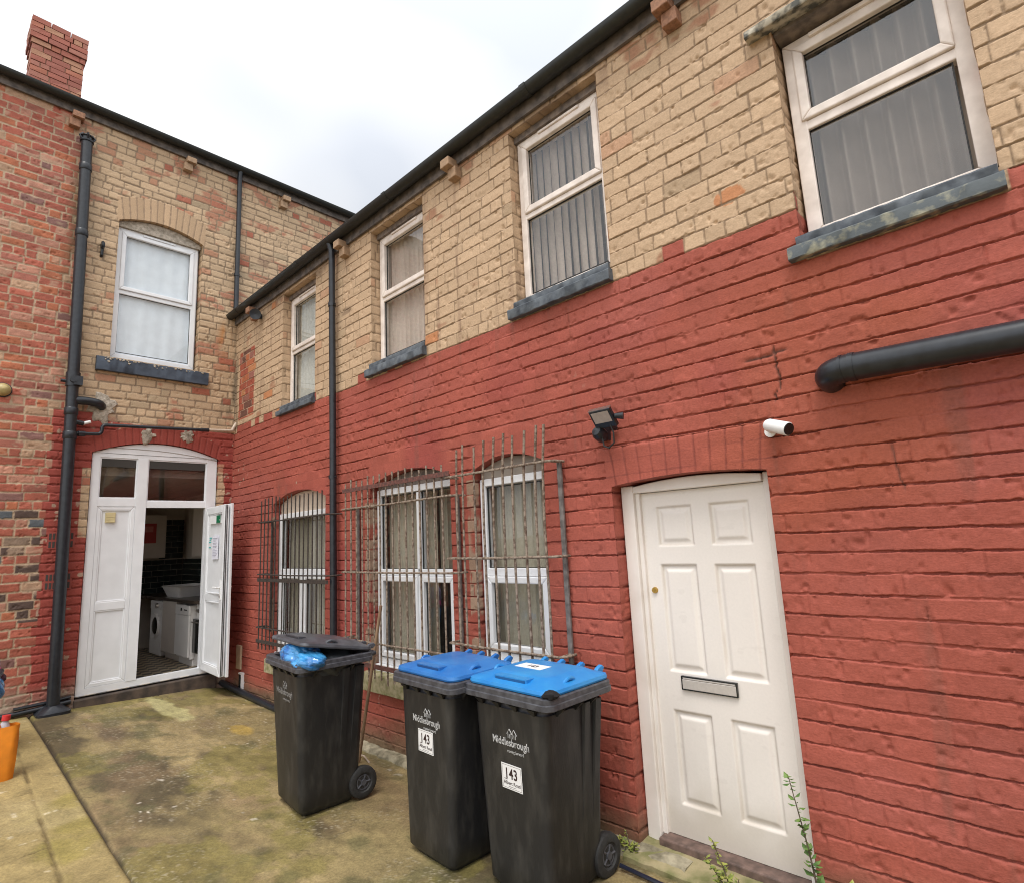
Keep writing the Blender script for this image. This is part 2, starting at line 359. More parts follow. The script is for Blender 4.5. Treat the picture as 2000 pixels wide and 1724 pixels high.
# ================================================================== RIGHT WING (painted terrace wall, plane y = 0)
wing = thing('terraced_building', 'two storey wing with buff brick above and red painted brick below, running along the bins', 'building', (0, 0, 0))
house = thing('brick_house', 'taller brick house closing the end of the yard, with open white doors and a chimney', 'building', (0, 0, 0))
def curve1(o, u): return o['vs']+o['rise']*np.clip(1-((u-(o['u0']+o['u1'])/2)/((o['u1']-o['u0'])/2))**2, 0, 1)
OPR = [dict(u0=1.565, u1=2.43, v0=3.64, vs=5.16, rise=0, depth=.2), dict(u0=3.635, u1=4.53, v0=3.69, vs=5.16, rise=0, depth=.2),
       dict(u0=5.69, u1=6.565, v0=3.68, vs=5.16, rise=0, depth=.2), dict(u0=7.745, u1=8.56, v0=3.36, vs=4.66, rise=0, depth=.22),
       dict(u0=1.392, u1=2.697, v0=.56, vs=2.43, rise=.12, depth=.2, arch=.24), dict(u0=3.58, u1=4.815, v0=.66, vs=2.43, rise=.115, depth=.2, arch=.25),
       dict(u0=5.10, u1=5.855, v0=.86, vs=2.42, rise=.09, depth=.2, arch=.25), dict(u0=6.435, u1=7.425, v0=-.05, vs=2.165, rise=.035, depth=.3, arch=.25)]
BUFF = np.array((.515, .362, .232)); REDP = np.array((.345, .087, .060))
def field_r(U, V):
    sd = 3
    pat = bricks(U, V, sd, v0=.003)
    r, k, a, el, er = pat
    pline = np.where(U < 7.757, 3.56, 3.27)
    rowz = (r+.5)*CH+.003
    paint = (rowz < pline).astype(float)
    jag = _hash(r, k, 99)
    paint = np.where((np.abs(rowz-pline) < CH*.6) & (jag > .8), 1-paint, paint)
    # short brick-edge spill of paint
    h, s, bed = brick_height(U, V, sd, pat, paint)
    # fewer, shallower joints in the thickly painted lower part
    R = _hash(r, k, 5); R2 = _hash(r, k, 6)
    c = pick(R, [(.93, BUFF), (.03, (.48, .29, .18)), (.03, (.42, .30, .19)), (.01, (.46, .25, .16))])
    c = c*(.93+.14*R2)[..., None]
    # worn buff paint showing red brick, blotches
    wear = sm(.36, .50, fbm(U*2.3, V*4.5, 71, 4)+.24*sm(4.75, 5.2, V)+.22*sm(1.3, .4, U)-.12)
    c = mixc(c, np.array((.33, .15, .085)), wear*.75)
    rawz = ((U > .17) & (U < .68) & (V > 3.72) & (V < 4.72)).astype(float)
    rr = pick(R, [(.5, (.34, .085, .05)), (.2, (.16, .07, .05)), (.15, (.42, .13, .06)), (.15, (.30, .12, .09))])
    c = mixc(c, np.zeros(3), rawz)+rr*rawz[..., None]
    chip = ((R > .985) | ((np.hypot((U-7.40)/.10, (V-3.78)/.045)+.3*vn(U*20, V*20, 5)) < 1)).astype(float)*(V > 3.6)
    c = mixc(c, np.array((.50, .21, .09)), chip*.9)
    mort = np.array((.27, .185, .115))*(1+.2*fbm(U*9, V*9, 72, 3))[..., None]
    mort = mixc(mort, np.array((.48, .32, .22)), rawz)
    c = mixc(mort, 0, s)+c*s[..., None]
    # paint coat
    var = 1+.12*fbm(U*1.3, V*1.6, 81, 4)+.14*(R-.5)+.08*fbm(U*6, V*18, 82, 4)
    pc = REDP*var[..., None]
    fade = sm(.15, .5, fbm(U*.9+4, V*1.2, 83, 4))*.5
    pc = mixc(pc, np.array((.355, .10, .078)), fade)
    pc = mixc(pc, np.array((.335, .085, .038)), sm(.1, .6, fbm(U*.8, V*.8+9, 85, 3))*.5*sm(6, 8, U))
    pc = mixc(pc, np.array((.27, .048, .045)), sm(.1, .6, fbm(U*.9, V*1.1, 89, 3)+.6*sm(2.6, 1.2, V)*sm(5.5, 3.5, U)-.25)*.6)
    flake = sm(.64, .68, fbm(U*17, V*17, 87, 3))*sm(.3, .5, fbm(U*1.1, V*1.1, 88, 2)+.35*sm(1.2, .2, V))*sm(6.6, 5.2, U)
    pc = mixc(pc, np.array((.46, .33, .25)), flake*.8)
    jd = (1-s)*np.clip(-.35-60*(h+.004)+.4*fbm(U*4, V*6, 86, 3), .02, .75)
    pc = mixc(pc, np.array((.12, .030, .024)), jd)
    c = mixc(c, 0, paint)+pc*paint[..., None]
    # arches: painted voussoir bands
    for o in OPR:
        if 'arch' not in o: continue
        cv = curve1(o, U); t = o['arch']; ov = .045
        inb = (U > o['u0']-ov) & (U < o['u1']+ov) & (V >= cv-.02) & (V < cv+t)
        i, dj, dv = arch_pat(U, V, cv, (o['u0']+o['u1'])/2, t)
        sj = sm(.0, .006, dj-.0025+.002*vn(U*30, V*30, 9))
        isd = o['u1'] > 7
        deep = .005 if isd else .0016
        jf = np.clip(.5+1.2*_hash(i, i*0+int(o['u0']*10)+1, 4), .3, 1) if isd else 1.
        ha = -deep*(1-sj)*jf+.0022*fbm(U*9, V*9, 44, 3)+.004*(_hash(i, i*0+int(o['u0']*10), 3)-.5)+.003
        top = (o['vs']+o['rise']+t-.03) if isd else (cv+t+.03*fbm(U*4, V*4, 66, 2))
        inb = (U > o['u0']-ov) & (U < o['u1']+ov) & (V >= cv-.02) & (V < top)
        edge = np.minimum(np.minimum(top-V, U-o['u0']+ov), o['u1']+ov-U)
        if isd: ha = ha-.010*(1-sm(0, .007, edge+.002*vn(U*25, V*25, 2)))
        wgt = np.where(inb, 1. if isd else sm(0, .05, edge+.02*fbm(U*6, V*6, 67, 3)), 0)
        h = h*(1-wgt)+ha*wgt
        ca = pc*1.04 if not isd else mixc(pc*1.02, np.array((.13, .032, .026)), (1-sj)*jf*.55)
        c = c*(1-wgt[..., None])+ca*wgt[..., None]
    # settlement crack and eroded pointing beside the waste duct
    ck_ = sm(.008, .002, np.abs(U-7.53-.012*np.sign(vn(V*9.9, V*0, 61))-.008*vn(V*26, V*0, 65)-.006*vn(V*80, V*0, 62)))*sm(2.50, 2.54, V)*sm(2.84, 2.80, V)
    er_ = sm(.010, .003, np.abs(V-2.783-.012*vn(U*14, U*0, 63)))*sm(7.36, 7.40, U)*sm(7.62, 7.58, U)
    ck_ = np.maximum(ck_, np.maximum(er_, sm(.007, .002, np.abs(U-8.02-.02*vn(V*14, V*0, 64)))*sm(1.98, 2.02, V)*sm(2.24, 2.20, V)*.7))
    h = h-.014*ck_; c = mixc(c, np.array((.07, .045, .035)), ck_*.8)
    # grime along the foot of the wall
    g = sm(.36, .05, V+.16*fbm(U*2.2, V*3, 91, 4))
    c = mixc(c, np.array((.16, .12, .07))*(1+.35*fbm(U*12, V*12, 92, 3))[..., None], g*.9)
    drip = sm(.28, .6, fbm(U*11, V*.8, 96, 4))*sm(.1, .4, fbm(U*1.2, V*.9, 97, 3)+.15); c = mixc(c, np.array((.15, .075, .055)), drip*.30)
    soot = sm(.25, .6, fbm(U*1.6, V*2.6, 93, 4)+.55*sm(4.95, 5.3, V)-.22)*(V > 4.4)
    c = mixc(c, np.array((.13, .085, .055)), soot*.55)
    run = sm(.05, .5, fbm(U*9, V*.7, 94, 3))*sm(.5, .0, U)*(V > 3.6)
    c = mixc(c, np.array((.09, .07, .05)), run*.7)
    # unpainted patch of jamb bricks beside the barred windows
    for uu in (3.48, 5.02, 1.33):
        pm = ((U > uu) & (U < uu+.11) & (V > .75) & (V < 2.35)).astype(float)*sm(-.15, .05, fbm(U*4, V*5, 95+int(uu), 3))
        c = mixc(c, np.array((.34, .26, .18))*(.85+.25*R)[..., None], pm*.8*s)
    return h, c
us = axis(-.02, 11.5, [(3.2, .012), (5.2, .009), (8.9, .0068), (11.5, .03)], [q for o in OPR for q in (o['u0'], o['u1'])])
_z = []
for k in range(-2, 54):
    zj = k*CH+.003; _z += list(zj+np.linspace(-.0165, .0165, 12))+list(zj+np.linspace(.026, CH-.026, 5))
_z = np.array([z for z in _z if -.12 < z < 5.31]+[-.12, 5.32])
vs = axis2(_z, [q for o in OPR for q in (o['v0'],)]+[o['vs'] for o in OPR if o['rise'] == 0])
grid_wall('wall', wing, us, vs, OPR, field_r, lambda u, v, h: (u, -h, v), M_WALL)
def LR(u, v, d): return (u, d, v)            # right wing: depth d goes into the wall
def LB(u, v, d): return (-d, u, v)           # end house: u is y
def fbox(mb, L, u0, v0, d0, u1, v1, d1):
    p = L(u0, v0, d0); q = L(u1, v1, d1)
    mb.box(min(p[0], q[0]), min(p[1], q[1]), min(p[2], q[2]), max(p[0], q[0]), max(p[1], q[1]), max(p[2], q[2]))
def ring(mb, L, u0, v0, u1, v1, w, d0, d1, wb=None):
    """mitred frame of face width w"""
    wb = w if wb is None else wb
    O = [(u0, v0), (u1, v0), (u1, v1), (u0, v1)]; I = [(u0+w, v0+wb), (u1-w, v0+wb), (u1-w, v1-w), (u0+w, v1-w)]
    for k in range(4):
        k2 = (k+1) % 4; mb.prism([O[k], O[k2], I[k2], I[k]], L, d0, d1)
def window(parent, L, u0, u1, v0, v1, d, cells, m, label=None, gm=None, w=.06, name='window'):
    """outer frame ; cells = list (u0,u1,v0,v1,sash?,reveal) in absolute coordinates ; returns window object"""
    mb = MB(); ring(mb, L, u0, v0, u1, v1, w, d, d+.07)
    us_ = sorted(set([c[0] for c in cells]+[c[1] for c in cells])); vs_ = sorted(set([c[2] for c in cells]+[c[3] for c in cells]))
    for a, b in zip(us_[:-1], us_[1:]):
        pass
    # mullions / transoms between cells
    done = set()
    for c in cells:
        for e in cells:
            if abs(c[1]-e[0]) > 1e-6 and 0 < e[0]-c[1] < .12 and not (c[3] <= e[2] or e[3] <= c[2]): fbox(mb, L, c[1], max(c[2], e[2]), d+.002, e[0], min(c[3], e[3]), d+.068)
            if 0 < e[2]-c[3] < .12 and not (c[1] <= e[0] or e[1] <= c[0]) and not any(abs(c[3]-q) < .02 and max(c[1], e[1])-q2 < .1 for q, q2 in done): done.add((c[3], max(c[1], e[1]))); fbox(mb, L, min(c[0], e[0])-.0, c[3], d+.003, max(c[1], e[1]), e[2], d+.067)
    wo_ = mb.build(name, m, parent, bevel=.006)
    if label: wo_['label'] = label
    for c in cells:
        a0, a1, b0, b1, sash = c[:5]
        if sash:
            sb = MB(); ring(sb, L, a0+.002, b0+.002, a1-.002, b1-.002, .052, d-.014, d+.05); sb.build('sash', m, wo_, bevel=.008)
            a0 += .05; a1 -= .05; b0 += .05; b1 -= .05
        gb = MB(); ring(gb, L, a0-.002, b0-.002, a1+.002, b1+.002, .007, d+.020, d+.032); gb.build('gasket', M_RUBBER, wo_)
        pb = MB(); fbox(pb, L, a0, b0, d+.028, a1, b1, d+.034); pb.build('pane', gm or M_GLASS, wo_)
    return wo_
def vblind(parent, L, u0, u1, v0, v1, d, ang, m, pitch=.075, w=.088, name='blind'):
    mb = MB(); u = u0+pitch*.3; k = 0
    while u < u1:
        a = math.radians(ang+6*math.sin(k*1.7)); c, s_ = math.cos(a)*w/2, math.sin(a)*w/2
        n = 6; R0 = []; 
        for j in range(n+1):
            t = j/n*2-1; bow = .016*(1-t*t)
            R0.append((u+t*c-bow*math.sin(a), d+t*s_+bow*math.cos(a)))
        for j in range(n):
            (ua, da), (ub, db_) = R0[j], R0[j+1]
            mb.quad(L(ua, v0, da), L(ub, v0, db_), L(ub, v1, db_), L(ua, v1, da))
        u += pitch; k += 1
    fbox(mb, L, u0, v1, d-.03, u1, v1+.03, d+.03)
    return mb.build(name, m, parent, smooth=True, angle=60, weld=True)
def rough_sill(u0, u1, v0, v1, d0, d1, L, m, parent, name='sill', seed=0, n=26, moss=None):
    """stone sill with a weathered, chipped nose"""
    rnd = random.Random(seed); mb = MB(); rings = []
    for k in range(n+1):
        u = u0+(u1-u0)*k/n; j = lambda s_: rnd.uniform(-s_, s_)
        prof = [(d1, v0+.01), (d0+.006, v0+j(.002)), (d0+j(.003), v0+.006+j(.002)), (d0+j(.003), v1-.010+j(.003)), (d0+.008, v1+j(.0025)), (d1, v1+.022+j(.003))]
        rings.append([L(u, v, d) for d, v in prof])
    mb.loft(rings); return mb.build(name, m, parent, smooth=True, angle=35)

# ---- first floor windows of the wing
def up_window(o, tr, d, label, ang, bm_, vtop=None, sill_top=None):
    u0, u1 = o['u0'], o['u1']; v0 = o['v0']+.01; v1 = vtop or o['vs']-.06
    w = window(wing, LR, u0+.012, u1-.012, v0, v1, d, [(u0+.075, u1-.075, v0+.075, tr-.022, False), (u0+.06, u1-.06, tr+.022, v1-.045, True)], M_UPVC_D, label)
    tv = MB(); fbox(tv, LR, u0+.25, v1-.036, d-.016, u1-.22, v1-.016, d); tv.build('trickle_vent', M_UPVC_D, w, bevel=.003)
    for q in (u0+.2, u1-.24): dc = MB(); fbox(dc, LR, q, v0+.022, d-.004, q+.05, v0+.034, d+.001); dc.build('drain_cap', M_DARK, w)
    sb = MB(); fbox(sb, LR, u0+.012, o['v0']-.03, d-.03, u1-.012, v0, d+.1); sb.build('sill_board', M_UPVC_D, w, bevel=.004)
    vblind(w, LR, u0+.06, u1-.06, v0+.05, v1-.06, d+.105, ang, bm_)
    hd = MB(); fbox(hd, LR, u0, v1, d-.025, u1, o['vs']+.12, d+.14); hd.build('head_board', M_WOODG, w)
    return w
w1 = up_window(OPR[0], 4.36, .10, 'white upper window nearest the yard corner, pale curtain behind', 20, mat('pale_curtain', (.66, .62, .54), .9, .08, 30))
w2 = up_window(OPR[1], 4.40, .10, 'upper window just right of the thin downpipe', 38, M_BLIND)
w3 = up_window(OPR[2], 4.42, .09, 'upper window with clearly striped vertical blind above the barred windows', 92, M_BLIND)
o = OPR[3]
w4 = window(wing, LR, o['u0']+.012, o['u1']+.006, 3.375, 4.60, .12, [(o['u0']+.085, o['u1']-.085, 3.45, 4.03, False), (o['u0']+.06, o['u1']-.06, 4.085, 4.55, True)], M_UPVC_D, 'large upper window over the panelled door, under a weathered hood', M_GLASSD, w=.075)
tv = MB(); fbox(tv, LR, o['u0']+.16, 4.562, .10, o['u1']-.2, 4.585, .12); tv.build('trickle_vent', M_UPVC_D, w4, bevel=.003)
pb_ = MB(); nn = 150; A_ = [o['u0']+.05+(o['u1']-o['u0']-.07)*k/nn for k in range(nn+1)]
def pleat(u):
    q = (u+.006*math.sin(u*9))*2*PI/.105; return .275-.046*math.cos(q)-.010*math.cos(2*q+.9)
for a, b in zip(A_[:-1], A_[1:]): pb_.quad(LR(a, 3.42, pleat(a)), LR(b, 3.42, pleat(b)), LR(b, 4.57, pleat(b)), LR(a, 4.57, pleat(a)))
pb_.build('blind', mat('pleated_fabric', (.52, .44, .37), .9, .08, 6), w4, smooth=True, angle=70, weld=True)
for seed, (o, zb, zt) in enumerate(((OPR[0], 3.555, 3.62), (OPR[1], 3.585, 3.665), (OPR[2], 3.575, 3.655), (OPR[3], 3.27, 3.345))):
    wdw = (w1, w2, w3, w4)[seed]
    rough_sill(o['u0']-.06, o['u1']+.012, zb-.03, zt-.03, -.055, .12, LR, M_SILLG if seed < 3 else mat('lichen_sill', (.27, .26, .19), .85, .3, 13, bump=.8, bscale=50, rgb2=(.095, .11, .118), contrast=(.5, .66)), wdw, 'sill', seed)
    rough_sill(o['u0']-.02, o['u1']-.005, zt-.03, zt+.03, -.022, .12, LR, M_SILLG, wdw, 'sill_upper_course', seed+9)
# hood over the big window
rough_sill(7.62, 9.4, 4.628, 4.678, -.075, .02, LR, mat('weathered_hood', (.42, .38, .30), .85, .3, 14, bump=.8, bscale=50, rgb2=(.09, .09, .08), contrast=(.42, .58)), w4, 'hood', 31, n=40)
hb = MB(); fbox(hb, LR, 7.75, 4.61, .02, 8.56, 4.67, .16); hb.build('head_board', M_WOODG, w4)

# ---- ground floor barred windows
def arch_poly(o, v0, inset=.01, n=14, du=0.):
    u0, u1 = o['u0']+inset, o['u1']-inset
    P = [(u0, v0), (u1, v0)]
    for k in range(n+1):
        u = u1+(u0-u1)*k/n; P.append((u, float(curve1(o, np.array(u)))-.008))
    return P
def low_window(o, label, du, cells, head, hm, bl):
    d = du; v0 = o['v0']+.09
    w = window(wing, LR, o['u0']+.012, o['u1']-.012, v0, head, d, cells, M_UPVC, label)
    hb_ = MB(); hb_.prism(arch_poly(o, head), LR, d+.02, d+.06); hb_.build('arch_panel', hm, w)
    sb = MB(); fbox(sb, LR, o['u0']+.012, o['v0']+.03, d-.04, o['u1']-.012, v0, d+.1); sb.build('sill_board', M_UPVC, w, bevel=.004)
    for b in bl: vblind(w, LR, *b)
    return w
o = OPR[4]; tz = 1.60
wl1 = low_window(o, 'arched barred window nearest the corner, dark bars', .075,
    [(o['u0']+.075, o['u1']-.075, tz+.03, 2.24, False), (o['u0']+.06, (o['u0']+o['u1'])/2-.012, .72, tz-.03, True), ((o['u0']+o['u1'])/2+.02, o['u1']-.06, .72, tz-.03, True)], 2.30,
    mat('cream_arch_panel', (.62, .52, .42), .6, .1, 8), [(o['u0']+.05, o['u1']-.05, .7, 2.24, .22, 35, M_BLIND2, .082)])
o = OPR[5]; tz = 1.60; um = 4.26
wl2 = low_window(o, 'wide four pane barred window in the middle', .075,
    [(o['u0']+.075, um-.03, tz+.03, 2.33, False), (um+.03, o['u1']-.075, tz+.03, 2.33, False), (o['u0']+.06, um-.02, .82, tz-.03, True), (um+.02, o['u1']-.06, .82, tz-.03, True)], 2.40,
    M_WOODG, [(o['u0']+.05, um+.05, .8, 2.33, .22, 18, M_BLIND2, .080), (um+.12, o['u1']-.05, 1.6, 2.33, .26, 62, M_BLIND2, .11)])
o = OPR[6]; tz = 1.61
wl3 = low_window(o, 'narrow barred window beside the floodlight, pale roller blind', .065,
    [(o['u0']+.075, o['u1']-.075, tz+.03, 2.28, False), (o['u0']+.06, o['u1']-.06, 1.02, tz-.03, True)], 2.35,
    mat('grey_arch_panel', (.30, .26, .22), .7, .1, 8), [(o['u0']+.04, o['u1']-.04, 1.0, 2.3, .2, 8, M_BLIND2, .086)])
rough_sill(3.50, 4.88, .52, .68, -.05, .12, LR, M_SILLS, wl2, 'sill', 41, n=30)
rough_sill(1.33, 2.75, .42, .58, -.05, .12, LR, M_SILLS, wl1, 'sill', 42, n=30)
rough_sill(5.04, 5.92, .70, .88, -.05, .12, LR, M_SILLS, wl3, 'sill', 43, n=20)

# ---- panelled door of the wing
dr = MB(); u0, u1 = 6.435, 7.425; dd = .115
fr = MB()
fbox(fr, LR, u0+.006, .03, dd-.02, u0+.095, 2.165, dd+.09); fbox(fr, LR, u1-.07, .03, dd, u1-.004, 2.165, dd+.09)
fr.prism([(u0+.095, 2.115)]+[(u1-.07, 2.115)]+[(u1-.07+(u0+.095-u1+.07)*k/8, 2.158+.030*(1-((k/8)*2-1)**2)) for k in range(9)], LR, dd-.018, dd+.09)
door = fr.build('door', M_DOORW, wing, bevel=.006); door['label'] = 'cream white six panel door with a steel letterbox'
fr2 = MB(); fbox(fr2, LR, u0+.095, .09, dd+.005, u0+.125, 2.115, dd+.05); fr2.build('door_stop', M_DOORW, door, bevel=.004)
# leaf with six raised panels, as a height field
lu0, lu1, lv0, lv1 = u0+.118, u1-.068, .095, 2.112
PAN = []
wl = lu1-lu0; c0, c1 = lu0+.105, lu0+wl/2-.055; c2, c3 = lu0+wl/2+.055, lu1-.105
for a, b in ((c0, c1), (c2, c3)): PAN += [(a, b, 1.77, 2.02), (a, b, 1.02, 1.66), (a, b, .27, .80)]
du_ = axis(lu0, lu1, [(lu1, .006)], []); dv_ = axis(lv0, lv1, [(lv1, .006)], [])
U, V = np.meshgrid(du_, dv_); hh = .0008*vn(U*8, V*3, 5)
for a, b, e, f in PAN:
    sd_ = np.minimum(np.minimum(U-a, b-U), np.minimum(V-e, f-V))
    hh = hh-.016*sm(0, .012, sd_)+.012*sm(.022, .05, sd_)
cc = np.array((.76, .71, .66))*(1+.05*fbm(U*3, V*2, 4, 4))[..., None]; grv = np.zeros(U.shape)
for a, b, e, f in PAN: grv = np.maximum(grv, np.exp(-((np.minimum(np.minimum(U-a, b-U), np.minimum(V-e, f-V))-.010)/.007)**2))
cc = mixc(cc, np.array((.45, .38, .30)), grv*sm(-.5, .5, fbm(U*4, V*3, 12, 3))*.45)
scf = sm(.55, .62, fbm(U*9, V*22, 13, 3)); cc = mixc(cc, np.array((.50, .45, .40)), scf*.12)
cc = mixc(cc, np.array((.42, .36, .27)), sm(.48, .10, V+.12*fbm(U*6, V*6, 7, 3))*.5)
co = np.stack([U, dd+.03-hh, V], -1).reshape(-1, 3); nu = len(du_); J, I = np.meshgrid(np.arange(len(dv_)-1), np.arange(nu-1), indexing='ij'); b = (J*nu+I).ravel()
leaf = np_mesh('door_leaf', co, np.stack([b, b+1, b+nu+1, b+nu], 1), cc.reshape(-1, 3), vcol_mat('door_leaf_paint', rough=.45, bump=.08, bscale=120, spec=.5, amt=.03, bdist=.001), door)
bk = MB(); fbox(bk, LR, lu0, lv0, dd+.055, lu1, lv1, dd+.075); bk.build('leaf_back', M_DOORW, door)
lb = MB(); ring(lb, LR, 6.735, .925, 7.075, 1.005, .007, dd+.012, dd+.031); lbo = lb.build('letterbox', M_GLOSSB, door, bevel=.002)
lf = MB(); fbox(lf, LR, 6.742, .932, dd+.013, 7.068, .985, dd+.03); fbox(lf, LR, 6.745, .987, dd+.014, 7.065, .996, dd+.03); lf.build('flap', mat('satin_flap', (.56, .52, .48), .38, .06, 60, metal=.25), lbo, bevel=.002)
lk = MB(); lk.lathe([(.0, -.012), (.017, -.012), (.020, 0.0), (.020, .006)], (lu0+.052, dd+.03-.002, 1.50), (0, 1, 0)); lk.build('lock', M_BRASS, door, smooth=True)
th = MB(); fbox(th, LR, u0+.1, .045, dd-.06, u1-.01, .092, dd+.1); th.build('threshold', mat('worn_brown_threshold', (.17, .11, .09), .6, .3, 20, bump=.3, rgb2=(.09, .06, .05)), door, bevel=.008)
rough_sill(6.40, 7.52, -.05, .035, -.13, .12, LR, mat('mossy_step', (.30, .25, .14), .9, .3, 9, bump=.8, bscale=70, rgb2=(.16, .16, .06)), door, 'step', 77, n=24)

# ---- roof, gutter, corbels
rf = MB(); rf.quad((-.25, -.05, 5.40), (11.5, -.05, 5.40), (11.5, 4.4, 6.6), (-.25, 4.4, 6.6)); rf.quad((-.25, -.05, 5.36), (11.5, -.05, 5.36), (11.5, 4.4, 6.56), (-.25, 4.4, 6.56))
rf.quad((-.25, -.05, 5.36), (11.5, -.05, 5.36), (11.5, -.05, 5.40), (-.25, -.05, 5.40)); rf.build('roof', M_SLATE, wing)
fa = MB(); fbox(fa, LR, -.02, 5.20, -.03, 11.5, 5.37, -.006); fa.build('fascia', mat('old_fascia', (.16, .135, .12), .8, .3, 14, rgb2=(.08, .07, .065)), wing)
def gutter(mb, p0, p1, out, r=.062):
    p0, p1 = Vector(p0), Vector(p1); t = (p1-p0).normalized(); out = Vector(out); n = 10
    ro = [out*(r*math.cos(PI+PI*k/n))+Vector((0, 0, r*math.sin(PI+PI*k/n))) for k in range(n+1)]; ri = [q*.93 for q in ro][::-1]
    mb.loft([[p0+q for q in ro+ri], [p1+q for q in ro+ri]])
g = MB(); gutter(g, (-.28, -.098, 5.335), (11.5, -.098, 5.335), (0, -1, 0)); go = g.build('gutter', M_BLACKG, wing, smooth=True)
for q in (.3, 2.2, 4.1, 6.0, 7.9): jb = MB(); jb.loft([[(q+e, -.098-.068*math.cos(PI*k/10), 5.337-.068*math.sin(PI*k/10)) for k in range(11)] for e in (-.03, .03)]); jb.build('gutter_joint', M_BLACKG, go)
for q in (.705, 3.134, 5.025, 7.166, 9.2):
    cb = MB(); fbox(cb, LR, q-.065, 5.16, -.13, q+.05, 5.24, .02); fbox(cb, LR, q-.03, 5.06, -.075, q+.075, 5.158, .02)
    cb.build('corbel', M_CLAY if q < 1 or q > 7 else mat('buff_corbel', (.38, .25, .155), .85, .2, 30, bump=.6), wing, bevel=.006)
bx = MB(); rnd = random.Random(3)
bx.box(0, 4.3, -.1, 11.5, 4.42, 6.52); bx.box(11.4, .3, -.1, 11.5, 4.3, 5.5); bx.box(11.4, 1.5, 5.3, 11.5, 4.3, 6.4); bx.box(-.02, .02, 5.32, 11.5, .12, 5.38); bx.box(-.02, .30, -.1, 11.4, 4.3, -.02); bx.box(0, .32, 2.85, 11.4, 4.3, 2.95); bx.box(-.3, .2, -.1, -.2, 4.4, 6.5)
bx.build('inner_shell', M_DARK, wing)

